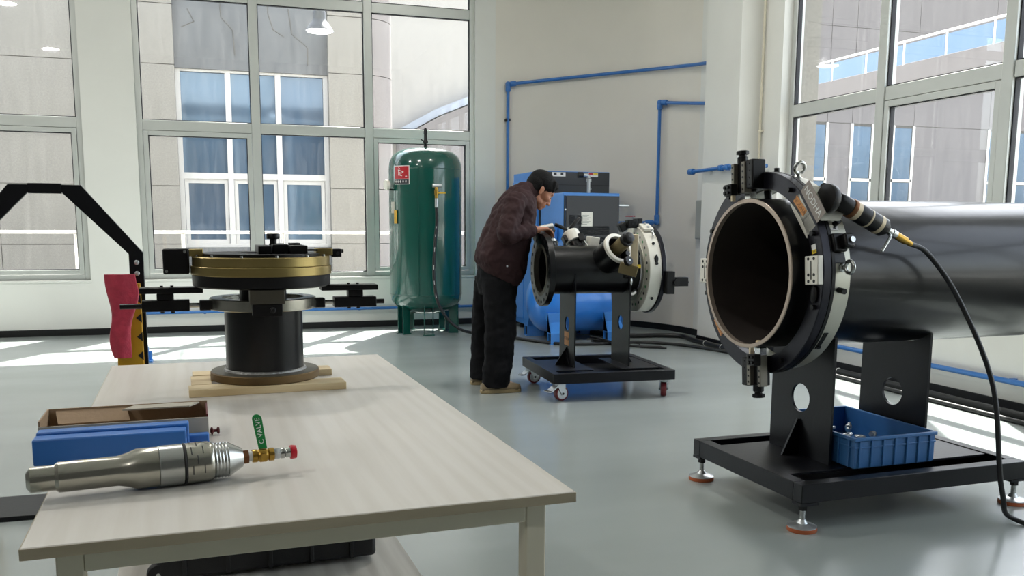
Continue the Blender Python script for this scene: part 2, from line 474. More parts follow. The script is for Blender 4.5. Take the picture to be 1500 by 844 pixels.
# window sills (inner ledges)
struct(MB().bx(W1[0] - 0.01, W1[1] + 0.01, YB - 0.012, YB + 0.03, WZ0 - 0.025, WZ0).build('trim_1', 'wall_white', bevel=0.003))
struct(MB().bx(W2[0] - 0.01, W2[1] + 0.01, YB - 0.012, YB + 0.03, WZ0 - 0.025, WZ0).build('trim_2', 'wall_white', bevel=0.003))
struct(MB().bx(XR - 0.012, XR + 0.03, -W3[1] - 0.01, -W3[0] + 0.01, WZ0 - 0.025, WZ0).build('trim_3', 'wall_white', bevel=0.003))
# black skirting
BH = 0.068
struct(MB().bx(XL, ECX, YB - 0.012, YB, 0, BH).build('baseboard_back', 'black_base'))
curved_slab('baseboard_corner', -0.012, 0.0, 0, BH, 'black_base')
struct(MB().bx(XR - 0.012, XR, 8.05, ECY, 0, BH).bx(XR - 0.012, XR, YF, 7.43, 0, BH).build('baseboard_right', 'black_base'))
struct(MB().bx(4.528, 4.54, 7.43, 8.05, 0, BH).bx(4.54, XR, 7.418, 7.43, 0, BH).build('baseboard_pier', 'black_base'))

def window(name, frm, u0, u1, z0, z1, d0, cols, rows, sashes):
    w_ = struct(empty(name)); w_.matrix_world = frm
    FD = 0.08; FW = 0.055
    y0, y1 = d0, d0 + FD
    MB().bx(u0, u0 + FW, y0, y1, z0, z1).bx(u1 - FW, u1, y0, y1, z0, z1).bx(u0 + FW, u1 - FW, y0, y1, z0, z0 + FW).bx(u0 + FW, u1 - FW, y0, y1, z1 - FW, z1).build('outer_frame', 'alu_frame', w_, 0.004)
    cb = [u0 + FW] + [c for c in cols] + [u1 - FW]; rb = [z0 + FW] + list(rows) + [z1 - FW]
    for c in cols:
        MB().bx(c - 0.045, c + 0.045, y0 - 0.012, y1 + 0.01, z0 + 0.005, z1 - 0.005).build('mullion', 'alu_frame', w_, 0.004)
    for i in range(len(cb) - 1):
        a = cb[i] + (0.045 if i else 0); b = cb[i + 1] - (0.045 if i < len(cols) else 0)
        for (zr) in rows:
            MB().bx(a, b, y0, y1, zr - 0.052, zr + 0.052).build('transom', 'alu_frame', w_, 0.004)
        for j in range(len(rb) - 1):
            za = rb[j] + (0.052 if j else 0); zb = rb[j + 1] - (0.052 if j < len(rows) else 0)
            e = 0.0
            if (i, j) in sashes:
                s = 0.05
                MB().bx(a + 0.004, a + s, y0 - 0.006, y1 - 0.02, za + 0.004, zb - 0.004).bx(b - s, b - 0.004, y0 - 0.006, y1 - 0.02, za + 0.004, zb - 0.004).bx(a + s, b - s, y0 - 0.006, y1 - 0.02, za + 0.004, za + s).bx(a + s, b - s, y0 - 0.006, y1 - 0.02, zb - s, zb - 0.004).build('sash_frame', 'alu_frame', w_, 0.003)
                e = s
            g = 0.009
            MB().bx(a + e, a + e + g, y0 + 0.012, y0 + 0.05, za + e, zb - e).bx(b - e - g, b - e, y0 + 0.012, y0 + 0.05, za + e, zb - e).bx(a + e + g, b - e - g, y0 + 0.012, y0 + 0.05, za + e, za + e + g).bx(a + e + g, b - e - g, y0 + 0.012, y0 + 0.05, zb - e - g, zb - e).build('gasket', 'gasket', w_)
            MB().bx(a + e + 0.003, b - e - 0.003, y0 + 0.028, y0 + 0.034, za + e + 0.003, zb - e - 0.003).build('pane', 'window_glass', w_)
    return w_
def cols3(u0, u1): return [u0 + (u1 - u0) / 3, u0 + 2 * (u1 - u0) / 3]
ROWS = [2.16, 3.495]
window('window_1', FB, W1[0], W1[1], WZ0, WZ1, 0.03, [0.395, 1.60], ROWS, {(0, 0), (2, 0)})
window('window_2', FB, W2[0], W2[1], WZ0, WZ1, 0.03, cols3(*W2), ROWS, {(0, 0), (2, 0)})
window('window_3', FR, W3[0], W3[1], WZ0, WZ1, 0.09, [-5.925, -4.735], [2.17, 3.495], {(1, 0)})
window('window_4', FR, W4[0], W4[1], WZ0, WZ1, 0.09, cols3(*W4), [2.17, 3.495], {(1, 0)})
struct(MB().cyl((4.745, 7.385, 0), (4.745, 7.385, ZC), 0.011, n=12).bx(4.735, 4.77, 7.365, 7.405, 2.02, 2.035).bx(4.735, 4.77, 7.365, 7.405, 3.6, 3.615).build('trim_4', 'ivory_paint'))

# ------------------------------------------------------------------ outside
struct(MB().bx(-40, 45, YB + WT, 60, -0.14, -0.12).bx(XR + WT, 45, -30, YB + WT, -0.14, -0.12).build('ground', 'paving'))
bd = thing('office_building', 'stone-clad building with blue ribbon windows seen through the left window wall', 'building', (0, 16, 0))
JZ = [-0.12, 0.80, 1.75, 3.68, 4.62, 5.56, 6.5]
def block_course(x0, x1):
    for k in range(len(JZ) - 1):
        MB().bx(x0, x1, 0, 0.6, JZ[k] + 0.006, JZ[k + 1] - 0.006).build('stone_block', 'granite', bd)
MB().bx(-6.0, -0.64, 0.02, 0.62, -0.12, 6.5).bx(1.84, 2.42, 0.02, 0.62, -0.12, 6.5).build('joint_mortar', 'granite_joint', bd)
for a, b in ((-6.0, -3.3), (-3.29, -0.63), (1.83, 2.42)):
    block_course(a, b)
for k in range(len(JZ) - 1):
    c = Vector((2.42, 0.58, 0)); pts = [(2.42, 0.62)] + [(c.x + 0.58 * math.sin(t), c.y - 0.58 * math.cos(t)) for t in [PI / 2 * q / 12 for q in range(13)]]
    MB().prism(pts, (0, 0, JZ[k] + 0.006), (1, 0, 0), (0, 1, 0), JZ[k + 1] - JZ[k] - 0.012).build('stone_block', 'column_stone', bd)
MB().bx(-0.63, 1.83, 0.14, 0.5, 3.66, 6.5).build('spandrel', 'concrete_grey', bd, label='stained grey concrete spandrel above the blue windows')
for pts in ([(0.85, 5.2), (0.87, 4.6), (0.95, 4.35), (1.12, 4.25)], [(0.1, 5.0), (0.12, 4.5), (0.3, 4.3), (0.32, 3.9)], [(-0.4, 4.6), (-0.3, 4.4), (-0.5, 4.3)], [(1.2, 4.7), (1.25, 4.3), (1.5, 4.1), (1.5, 3.8)]):
    MB().tube([(x, 0.138, z) for x, z in pts], 0.008, 5).build('crack', 'granite_joint', bd)
MB().bx(-0.63, 1.83, 0.10, 0.5, -0.12, 0.74).build('sill_panel', 'concrete_grey', bd)
MB().bx(-0.63, 1.83, 0.34, 0.5, 0.74, 3.66).build('window_backing', 'facade_glass_dark', bd)
gm = [-0.60, 0.19, 1.00, 1.80]
for i in range(3):
    for j, (za, zb) in enumerate(((0.80, 1.88), (1.98, 3.62))):
        p = MB().bx(gm[i] + 0.04, gm[i + 1] - 0.04, 0.27, 0.29, za, zb).build('pane', 'facade_glass' if (i + j) % 3 else 'facade_glass_dark', bd)
        if j == 0:
            MB().bx(gm[i] + 0.05, gm[i] + 0.11, 0.24, 0.27, za, zb).bx(gm[i + 1] - 0.11, gm[i + 1] - 0.05, 0.24, 0.27, za, zb).bx(gm[i] + 0.11, gm[i + 1] - 0.11, 0.24, 0.27, zb - 0.07, zb).bx(gm[i] + 0.11, gm[i + 1] - 0.11, 0.24, 0.27, za, za + 0.07).build('sash_frame', 'white_frame', p)
for x in gm:
    MB().bx(x - 0.045, x + 0.045, 0.20, 0.30, 0.74, 3.66).build('window_mullion', 'white_frame', bd)
MB().bx(-0.60, 1.80, 0.205, 0.29, 1.88, 1.98).build('window_transom', 'white_frame', bd)
MB().bx(-0.60, 1.80, 0.19, 0.29, 0.74, 0.80).build('window_transom', 'white_frame', bd)
MB().bx(-0.60, 1.80, 0.205, 0.29, 3.62, 3.66).build('window_transom', 'white_frame', bd)

b2 = thing('white_building', 'bright white rendered building beyond the rounded stone corner', 'building', (0, 21, 0))
MB().bx(3.3, 9.6, 0, 4, -0.12, 9).build('wall', 'white_render', b2)
MB().prism([(3.9, 3.05), (4.8, 3.55), (5.6, 3.88), (8.6, 4.5), (8.6, 0), (3.9, 0)], (0, -0.5, 0), (1, 0, 0), (0, 0, 1), -0.5).build('lean_to', 'column_stone', b2)
MB().prism([(3.85, 3.05), (4.8, 3.58), (5.6, 3.91), (8.65, 4.53), (8.65, 4.68), (5.55, 4.06), (4.75, 3.73), (3.8, 3.2)], (0, -0.42, 0), (1, 0, 0), (0, 0, 1), -0.7).build('roof_edge', 'roof_grey', b2)

b3 = thing('balcony_building', 'lavender-grey stone building with glass balcony seen through the right-hand window', 'building', (0, 32, 0))
xs = [19.0, 22.3, 23.7, 24.9, 28.0, 32.0, 36.0, 40.0]
zs = [-0.12, 1.5, 5.3, 7.4, 9.1, 11.4, 13.7, 16.0]
MB().bx(19.0, 40.0, 0.02, 1.2, -0.12, 16).build('joint_mortar', 'granite_joint', b3)
for i in range(7):
    for j in range(7):
        if j == 1 and i in (1, 3, 5): continue
        MB().bx(xs[i] + 0.012, xs[i + 1] - 0.012, 0, 0.9, zs[j] + 0.012, zs[j + 1] - 0.012).build('stone_block', 'column_stone', b3)
for i in (1, 3, 5):
    nn_ = 2 if i == 1 else 3
    wdt = (xs[i + 1] - xs[i]) / nn_
    for k in range(nn_):
        for za, zb in ((1.62, 2.95), (3.1, 5.2)):
            MB().bx(xs[i] + k * wdt + 0.08, xs[i] + (k + 1) * wdt - 0.08, -0.005, 0.015, za, zb).build('pane', 'facade_glass', b3)
    for k in range(nn_ + 1):
        MB().bx(xs[i] + k * wdt - 0.06, xs[i] + k * wdt + 0.06, -0.04, 0.02, 1.5, 5.3).build('window_mullion', 'rail_steel', b3)
    MB().bx(xs[i], xs[i + 1], -0.04, 0.02, 2.97, 3.08).build('window_transom', 'rail_steel', b3)
BZ = 6.15
MB().bx(18.0, 19.4, -17, -0.02, BZ - 1.10, BZ - 0.62).build('balcony_slab', 'column_stone', b3)
for k in range(11):
    MB().bx(18.02, 18.05, -17 + k * 1.54 + 0.05, -17 + (k + 1) * 1.54 - 0.05, BZ - 0.60, BZ - 0.08).build('balustrade_pane', 'balustrade_glass', b3)
for k in range(12):
    MB().cyl((18.03, -17 + k * 1.54, BZ - 0.62), (18.03, -17 + k * 1.54, BZ), 0.025, n=10).build('balustrade_post', 'rail_steel', b3)
MB().cyl((18.03, -17, BZ), (18.03, -0.04, BZ), 0.034, n=12).build('balustrade_rail', 'rail_steel', b3)

# rough stone reveal outside the right-hand window
struct(MB().bx(XR + 0.178, XR + 0.37, 7.098, 7.60, -0.12, 5.4).build('trim_5', 'granite'))
rl = thing('terrace_railing', 'polished steel tube railing running outside the left windows', 'railing', (0, 12, -0.12))
MB().tube([(-5.5, 0, 1.16), (4.2, 0, 1.16)], 0.021, 14).build('top_rail', 'rail_steel', rl)
MB().tube([(-5.5, 0, 0.55), (4.2, 0, 0.55)], 0.014, 10).build('lower_rail', 'rail_steel', rl)
for k in range(8):
    x = -5.3 + k * 1.211
    MB().cyl((x, 0, 0), (x, 0, 1.14), 0.024, n=14).build('post', 'rail_steel', rl)

# ------------------------------------------------------------------ fill lamps (added unseen above the frame to brighten the hall)
def lamp(x, y, label, group=None):
    t = thing('fill_lamp', label, 'lamp', (x, y, 4.88), 0, group)
    pr = [(0.185, 0.0), (0.18, 0.012), (0.13, 0.085), (0.085, 0.14), (0.078, 0.22), (0.06, 0.27), (0.02, 0.285)]
    MB().lathe(pr, (0, 0, 0), (0, 0, 1), 28, cap=False).build('shade', 'lamp_shell', t)
    MB().lathe([(0.172, 0.012), (0.172, 0.018)], (0, 0, 0), (0, 0, 1), 28).build('diffuser', 'lamp_glow', t)
    MB().cyl((0, 0, 0.28), (0, 0, ZC - 4.88), 0.008, n=8).build('rod', 'lamp_shell', t)
    ld = bpy.data.lights.new('fill_light', 'AREA'); ld.shape = 'DISK'; ld.size = 0.33; ld.energy = FILL_W; ld.color = (1.0, 0.97, 0.92)
    lo = bpy.data.objects.new('fill_light', ld); COL.objects.link(lo); lo.parent = t; lo.location = (0, 0, -0.004)
    return t
for x, y in ((-3.4, 6.8), (-0.6, 5.4), (2.6, 5.4), (-3.4, 2.4), (-3.4, -2.0)):
    lamp(x, y, 'bell-shaped fill lamp added unseen on the ceiling above the frame', 'added fill lamps')
# lamp added on a bracket outside, standing in for a lamp reflection in the glass
wl = thing('reflection_lamp', 'bell-shaped grey lamp standing in for a window reflection before the stained concrete spandrel', 'lamp', (1.231, 11.6, 3.478))
MB().lathe([(0.172, 0.0), (0.165, 0.014), (0.125, 0.075), (0.088, 0.12), (0.078, 0.15), (0.080, 0.21), (0.066, 0.245), (0.02, 0.255)], (0, 0, 0), (0, 0, 1), 28, cap=False).build('shade', 'lamp_dark', wl)
MB().lathe([(0.160, 0.010), (0.150, -0.004), (0.08, -0.016), (0.01, -0.02)], (0, 0, 0), (0, 0, 1), 28).build('diffuser', 'lamp_glow', wl)
MB().tube(spline([(0, 0, 0.25), (0, 0, 0.85), (0, -0.06, 0.98), (0, -0.2, 1.03), (0, -1.14, 1.03)], 6), 0.014, 8).build('bracket_arm', 'lamp_dark', wl)
# daylight portals in the window openings (sampling aid only)
def portal(loc, rot, sx, sy):
    ld = bpy.data.lights.new('window_portal', 'AREA'); ld.shape = 'RECTANGLE'; ld.size = sx; ld.size_y = sy; ld.cycles.is_portal = True
    lo = bpy.data.objects.new('window_portal', ld); COL.objects.link(lo); lo.location = loc; lo.rotation_euler = rot
zc, zh = (WZ0 + WZ1) / 2, WZ1 - WZ0
for a, b in (W1, W2): portal(((a + b) / 2, YB + WT + 0.02, zc), (-PI / 2, 0, 0), b - a, zh)
for a, b in (W3, W4): portal((XR + WT + 0.02, -(a + b) / 2, zc), (0, PI / 2, 0), zh, b - a)
# ------------------------------------------------------------------ work table
TBL_RZ = 0.0351
tb = thing('work_table', 'long laminate work table with ivory steel frame in the left foreground', 'table', (0.102, 2.106, 0), TBL_RZ)
HW, HL = 0.40, 0.807
MB().bx(-HW, HW, -HL, HL, 0.7325, 0.75).build('table_top', 'table_laminate', tb, 0.002)
MB().bx(-HW, HW, -HL - 0.0012, -HL, 0.733, 0.7485).bx(-HW, HW, HL, HL + 0.0012, 0.733, 0.7485).bx(HW, HW + 0.0012, -HL, HL, 0.733, 0.7485).bx(-HW - 0.0012, -HW, -HL, HL, 0.733, 0.7485).build('edge_band', 'table_edge', tb)
LG = 0.036; IN = 0.036
for sx in (-1, 1):
    for sy in (-1, 1):
        lg = MB().bx(sx * (HW - IN) - (LG if sx > 0 else 0), sx * (HW - IN) + (0 if sx > 0 else LG), sy * (HL - IN) - (LG if sy > 0 else 0), sy * (HL - IN) + (0 if sy > 0 else LG), 0.012, 0.7325).build('leg', 'ivory_paint', tb, 0.003)
        MB().cyl((sx * (HW - IN - LG / 2), sy * (HL - IN - LG / 2), 0), (sx * (HW - IN - LG / 2), sy * (HL - IN - LG / 2), 0.013), 0.02, n=16).build('foot', 'rubber', lg)
xi, yi = HW - IN - LG, HL - IN - LG
for sy in (-1, 1):
    MB().bx(-xi, xi, sy * (HL - IN) - (0.03 if sy > 0 else 0), sy * (HL - IN) + (0 if sy > 0 else 0.03), 0.695, 0.7325).build('apron', 'ivory_paint', tb, 0.002)
    MB().bx(-xi, xi, sy * (HL - IN) - (0.03 if sy > 0 else 0), sy * (HL - IN) + (0 if sy > 0 else 0.03), 0.185, 0.215).build('shelf_rail', 'ivory_paint', tb, 0.002)
for sx in (-1, 1):
    MB().bx(sx * (HW - IN) - (0.03 if sx > 0 else 0), sx * (HW - IN) + (0 if sx > 0 else 0.03), -yi, yi, 0.695, 0.7325).build('apron', 'ivory_paint', tb, 0.002)
MB().bx(-HW + 0.012, HW - 0.012, -yi + 0.002, yi - 0.002, 0.2152, 0.2322).build('lower_shelf', 'shelf_laminate', tb, 0.002)

# black case on the lower shelf
ca = thing('tool_case', 'black hard-shell wheeled tool case lying on the lower shelf of the table', 'case', (0.088, 2.62, 0.2324), TBL_RZ)
MB().bx(-0.29, 0.29, -0.185, 0.19, 0.012, 0.085).build('body', 'case_black', ca, 0.012)
MB().bx(-0.285, 0.285, -0.18, 0.185, 0.089, 0.15).build('lid', 'case_black', ca, 0.014)
for k in range(5):
    MB().bx(-0.22 + k * 0.11 - 0.006, -0.22 + k * 0.11 + 0.006, -0.190, -0.184, 0.015, 0.08).build('rib', 'case_black', ca, 0.002)
for x in (-0.15, 0.15):
    MB().bx(x - 0.025, x + 0.025, -0.196, -0.180, 0.07, 0.115).build('latch', 'case_black', ca, 0.003)
for y in (-0.17, 0.17):
    wh = MB().lathe([(0.010, -0.014), (0.026, -0.014), (0.029, -0.008), (0.029, 0.008), (0.026, 0.014), (0.010, 0.014)], (-0.285, y, 0.029), (0, 1, 0), 28).build('wheel', 'rubber', ca)
    MB().cyl((-0.285, y - 0.0165, 0.029), (-0.285, y - 0.013, 0.029), 0.006, n=14).build('axle_cap', 'steel', wh)

# ------------------------------------------------------------------ flange facing machine on the table
fx, fy = 0.099, 2.470
def board(name, label, x0, x1, y0, y1, z0, z1, rz):
    o = MB().bx(-(x1 - x0) / 2, (x1 - x0) / 2, -(y1 - y0) / 2, (y1 - y0) / 2, 0, z1 - z0).build(name, 'pine', None, 0.001)
    o.location = ((x0 + x1) / 2, (y0 + y1) / 2, z0); o.rotation_euler = (0, 0, rz)
    return tag(o, label, 'board', 'wooden packing boards')
board('wooden_board', 'pale wooden board lying in front under the flange machine', -0.092, 0.293, 2.318, 2.395, 0.7502, 0.7682, 0.045)
board('wooden_board', 'pale wooden board lying behind under the flange machine', -0.09, 0.282, 2.545, 2.615, 0.7502, 0.7682, 0.03)
board('wooden_board', 'short pale cross board sticking out left of the flange machine', -0.090, -0.040, 2.402, 2.535, 0.7502, 0.7672, 0.04)
fm = thing('flange_facing_machine', 'round flange facing machine with brass-coloured ring standing on wooden boards', 'machine', (fx, fy, 0.7684), 0.02)
def Z(v): return v - 0.7684
MB().ring((0, 0, 0), (0, 0, 1), 0.04, 0.140, 0, 0.021, 56, 0.002).build('base_flange', 'rust_steel', fm)
MB().ring((0, 0, 0), (0, 0, 1), 0.100, 0.138, 0.0211, 0.0222, 56, 0.0003).build('flange_face', 'steel_dull', fm)
MB().lathe([(0.100, 0.021), (0.100, Z(0.956))], (0, 0, 0), (0, 0, 1), 56).build('pipe_stub', 'pipe_black', fm)
MB().torus((0, 0, 0.022), (0, 0, 1), 0.101, 0.006, 56, 8).build('weld_bead', 'weld', fm)
MB().ring((0, 0, 0), (0, 0, 1), 0.104, 0.136, Z(0.953), Z(0.983), 64, 0.002).build('clamp_ring', 'steel_brushed', fm)
MB().ring((0, 0, 0), (0, 0, 1), 0.060, 0.104, Z(0.956), Z(0.974), 48, 0.002).build('bearing', 'steel', fm)
MB().lathe([(0.060, Z(0.95)), (0.060, Z(1.02))], (0, 0, 0), (0, 0, 1), 36).build('spindle', 'black_anod', fm)
MB().lathe([(0.168, Z(1.012)), (0.175, Z(1.016)), (0.176, Z(1.043)), (0.10, Z(1.043))], (0, 0, 0), (0, 0, 1), 72).build('lower_disc', 'black_anod', fm)
MB().ring((0, 0, 0), (0, 0, 1), 0.12, 0.1785, Z(1.0435), Z(1.0665), 72, 0.0015).build('lower_gear_ring', 'gold_alloy', fm)
MB().ring((0, 0, 0), (0, 0, 1), 0.12, 0.1745, Z(1.0665), Z(1.0905), 72, 0.0015).build('upper_gear_ring', 'gold_alloy', fm)
MB().ring((0, 0, 0), (0, 0, 1), 0.06, 0.150, Z(1.0905), Z(1.0985), 64, 0.001).build('top_plate', 'black_anod', fm)
for k in range(12):
    a = 2 * PI * k / 12 + 0.16
    p = Vector((0.163 * math.cos(a), 0.163 * math.sin(a), Z(1.0905)))
    MB().cyl(p, p + Vector((0, 0, 0.005)), 0.0042, n=12).build('screw', 'steel', fm)
# front locating block
MB().bx(-0.042, 0.042, -0.172, -0.120, Z(0.977), Z(1.0118)).build('front_jaw', 'jaw_grey', fm, 0.002)
MB().bx(-0.036, 0.036, -0.170, -0.128, Z(0.946), Z(0.977)).build('jaw_block', 'black_anod', fm, 0.002)
MB().lathe([(0.008, 0), (0.008, 0.010), (0.005, 0.012), (0.005, 0.016)], (0.012, -0.166, Z(0.962)), (0, -1, 0), 6).build('jaw_bolt', 'black_metal', fm)
# side jaws with sliding plates
for s in (-1, 1):
    L0, L1 = (0.136, 0.350) if s < 0 else (0.136, 0.322)
    MB().bx(s * 0.130, s * 0.160, -0.017, 0.017, Z(0.951), Z(0.977)).build('jaw_foot', 'black_anod', fm, 0.003)
    MB().cyl((s * 0.158, 0, Z(0.964)), (s * 0.186, 0, Z(0.964)), 0.0065, n=14).build('jaw_screw', 'steel', fm)
    MB().cyl((s * 0.278, 0, Z(0.964)), (s * L1, 0, Z(0.964)), 0.0068, n=14).build('jaw_rod', 'black_metal', fm)
    MB().bx(s * 0.184, s * 0.298, -0.020, 0.020, Z(0.951), Z(0.979)).build('slide_block', 'black_anod', fm, 0.002)
    MB().bx(s * 0.222, s * 0.262, -0.018, 0.018, Z(0.979), Z(0.997)).build('slide_post', 'black_anod', fm, 0.002)
    MB().bx(s * 0.150, s * 0.302, -0.026, 0.026, Z(0.997), Z(1.0117)).build('slide_plate', 'black_anod', fm, 0.002)
    for x in (0.225, 0.25):
        MB().cyl((s * x, 0.0, Z(1.0117)), (s * x, 0, Z(1.016)), 0.004, n=10).build('screw', 'black_metal', fm)
        MB().cyl((s * x, -0.005, Z(0.946)), (s * x, -0.005, Z(0.951)), 0.005, n=10).build('screw', 'black_metal', fm)
# drive block at left, bracket at right
mo = MB().bx(-0.243, -0.180, -0.032, 0.032, Z(1.046), Z(1.110)).build('drive_block', 'black_anod', fm, 0.004)
MB().bx(-0.180, -0.146, -0.028, 0.028, Z(1.0908), Z(1.109)).build('drive_bracket', 'gold_alloy', fm, 0.002)
for p in ((-0.19, 1.103), (-0.235, 1.054)):
    MB().cyl((p[0], -0.0345, Z(p[1])), (p[0], -0.0315, Z(p[1])), 0.004, n=12).build('screw', 'steel', mo)
MB().bx(0.138, 0.181, -0.026, 0.026, Z(1.0908), Z(1.110)).build('feed_bracket', 'gold_alloy', fm, 0.002)
fb = MB().bx(0.181, 0.206, -0.018, 0.018, Z(1.086), Z(1.108)).build('feed_block', 'black_anod', fm, 0.002)
MB().cyl((0.206, 0, Z(1.102)), (0.213, 0, Z(1.102)), 0.005, n=12).build('feed_screw', 'black_metal', fb)
MB().cyl((0.196, -0.0195, Z(1.096)), (0.196, -0.0178, Z(1.096)), 0.005, n=12).build('socket', 'vent_dark', fb)
# tool slide and knob on top
MB().bx(-0.014, 0.020, -0.10, 0.06, Z(1.0985), Z(1.118)).build('tool_slide', 'black_anod', fm, 0.002)
MB().bx(0.022, 0.062, -0.09, 0.05, Z(1.0985), Z(1.122)).build('tool_rail', 'black_anod', fm, 0.002)
MB().bx(0.064, 0.108, -0.10, 0.03, Z(1.0985), Z(1.119)).build('tool_post', 'black_anod', fm, 0.002)
MB().bx(0.070, 0.098, -0.02, 0.02, Z(1.119), Z(1.124)).build('clamp_plate', 'black_metal', fm, 0.001)
MB().lathe([(0.009, Z(1.1185)), (0.009, Z(1.134)), (0.016, Z(1.135)), (0.017, Z(1.138)), (0.017, Z(1.146)), (0.015, Z(1.149))], (0.028, -0.03, 0), (0, 0, 1), 24).build('hand_knob', 'black_metal', fm)
MB().cyl((0.108, -0.04, Z(1.106)), (0.140, -0.04, Z(1.106)), 0.0028, n=10).build('feed_rod', 'black_metal', fm)

# ------------------------------------------------------------------ pneumatic tool with valve in the foreground
AX0, AX1 = Vector((-0.300, 1.505, 0.7835)), Vector((0.114, 1.572, 0.7835))
tl = thing('pneumatic_tool', 'polished steel cylindrical tool with brass valve lying on the near end of the table', 'tool', (AX0.x, AX0.y, 0.75))
ADIR = (AX1 - AX0).normalized(); AO = Vector((0, 0, 0.0335))
def at_(t): return AO + ADIR * t
# distance along axis from AX0 : photo x=187 -> .146
MB().lathe([(0.012, 0.0), (0.020, 0.006), (0.020, 0.04), (0.024, 0.045), (0.024, 0.13), (0.0275, 0.145), (0.0325, 0.158), (0.0325, 0.19)], AO, ADIR, 40).build('motor_body', 'steel_brushed', tl)
MB().lathe([(0.0315, 0.19), (0.0335, 0.192), (0.0335, 0.2275), (0.0325, 0.2285)], AO, ADIR, 40).build('collar', 'steel', tl)
MB().torus(at_(0.2305), ADIR, 0.0325, 0.0018, 40, 8).build('seal', 'rubber', tl)
MB().lathe([(0.0325, 0.232), (0.0335, 0.233), (0.0335, 0.268), (0.0315, 0.274), (0.0290, 0.276)], AO, ADIR, 40).build('slotted_sleeve', 'steel_brushed', tl)
ez = Vector((0, 0, 1)); ey_ = ADIR.cross(ez).normalized()
for i, (t, ang) in enumerate(((0.240, 50), (0.258, 52), (0.249, 22), (0.241, -8), (0.259, -6), (0.249, 80), (0.240, 108), (0.259, 108), (0.249, 136))):
    a = R(ang); pts = [at_(t) + (ey_ * math.cos(a + R(q)) + ez * math.sin(a + R(q))) * 0.0334 for q in (-13, -6.5, 0, 6.5, 13)]
    MB().tube(pts, 0.0009, 6).build('slot', 'vent_dark', tl)
pr = [(0.0285, 0.276)]
for k in range(4):
    pr += [(0.0285, 0.2765 + k * 0.0052), (0.0302, 0.2785 + k * 0.0052), (0.0285, 0.2808 + k * 0.0052)]
pr += [(0.0285, 0.298), (0.0300, 0.299), (0.0160, 0.3235), (0.010, 0.3242)]
MB().lathe(pr, AO, ADIR, 40).build('threaded_nose', 'steel', tl)
MB().lathe([(0.0128, 0.3245), (0.0128, 0.3335), (0.009, 0.334)], AO, ADIR, 6).build('hex_fitting', 'bronze', tl)
MB().lathe([(0.0088, 0.334), (0.0088, 0.3402)], AO, ADIR, 20).build('thread_tape', 'label_white', tl)
vb = MB().lathe([(0.0105, 0.340), (0.0112, 0.342), (0.0112, 0.348), (0.009, 0.349), (0.0118, 0.353), (0.0118, 0.363), (0.009, 0.367), (0.0112, 0.368), (0.0112, 0.376), (0.009, 0.377)], AO, ADIR, 18).build('valve_body', 'brass', tl)
MB().cyl(at_(0.358) + ey_ * 0.008, at_(0.358) + ey_ * 0.0155, 0.0062, n=14).build('valve_bolt', 'brass', vb)
lev0 = at_(0.358) + ez * 0.0115
lv = Vector((-0.16, 0.30, 1)).normalized(); lx = ADIR
MB().prism([(-0.0070, 0), (-0.0082, 0.052)] + [(0.0082 * -math.cos(a), 0.052 + 0.0082 * math.sin(a)) for a in [PI * k / 8 for k in range(1, 8)]] + [(0.0082, 0.052), (0.0070, 0)], lev0 + ey_ * 0.002, lx, lv, 0.003).build('valve_lever', 'green_plastic', tl, 0.0008)
nrm = lx.cross(lv).normalized()
nn = nrm if nrm.y < 0 else -nrm
text('lever_text', 'C VALVE', 0.0118, 'label_white', tl, lev0 + ey_ * 0.002 + lv * 0.031 + nn * (0.0006 if nrm.y < 0 and False else 0.0036), lv, nn.cross(lv), 0.0002)
MB().lathe([(0.0098, 0.377), (0.0102, 0.3785), (0.0102, 0.385), (0.0085, 0.387)], AO, ADIR, 6).build('hex_nut', 'zinc', tl)
MB().lathe([(0.0080, 0.387), (0.0092, 0.389), (0.0092, 0.394), (0.0072, 0.396), (0.0086, 0.398), (0.0086, 0.404), (0.0070, 0.406)], AO, ADIR, 20).build('quick_coupling', 'steel', tl)
MB().lathe([(0.0072, 0.404), (0.0118, 0.405), (0.0124, 0.408), (0.0112, 0.4145), (0.004, 0.4165)], AO, ADIR, 22).build('dust_cap', 'red_plastic', tl)

# ------------------------------------------------------------------ blue plastic blocks and cardboard box
def blueblock(label, loc, size, rz):
    x, y, z = size
    o = MB().bx(0, x, 0, y, 0, z).build('plastic_block', 'plastic_blue', None, 0.003)
    o.location = loc; o.rotation_euler = (0, 0, rz)
    return tag(o, label, 'block', 'blue plastic blocks')
blueblock('thick blue plastic block lying right behind the steel tool', (-0.330, 1.722, 0.7502), (0.255, 0.036, 0.048), 0.03)
blueblock('blue plastic block standing against the cardboard box', (-0.330, 1.762, 0.7502), (0.258, 0.030, 0.052), 0.03)
blueblock('low blue plastic strip reaching past the thick blue block', (-0.200, 1.798, 0.7502), (0.163, 0.022, 0.022), 0.025)
cb_ = thing('cardboard_box', 'small open brown cardboard box behind the blue blocks on the table', 'box', (-0.190, 1.895, 0.7502), 0.03)
bw, bdp, bh, th = 0.150, 0.062, 0.058, 0.003
MB().bx(-bw, bw, -bdp, bdp, 0, th).build('bottom', 'cardboard', cb_)
MB().bx(-bw, bw, -bdp, -bdp + th, th, bh - 0.01).build('front_wall', 'card_grey', cb_)
MB().bx(-bw, bw, bdp - th, bdp, th, bh).build('rear_wall', 'cardboard', cb_)
MB().bx(-bw, -bw + th, -bdp + th, bdp - th, th, bh).build('end_wall', 'cardboard', cb_)
MB().bx(bw - th, bw, -bdp + th, bdp - th, th, bh - 0.004).build('end_wall', 'maroon', cb_)
MB().prism([(0, 0), (0.125, 0), (0.125, 0.058), (0, 0.058)], (0.010, bdp - 0.004, bh - 0.001), (1, 0, 0), (-0.35, -1, 0.06), 0.003).build('flap', 'card_grey', cb_)
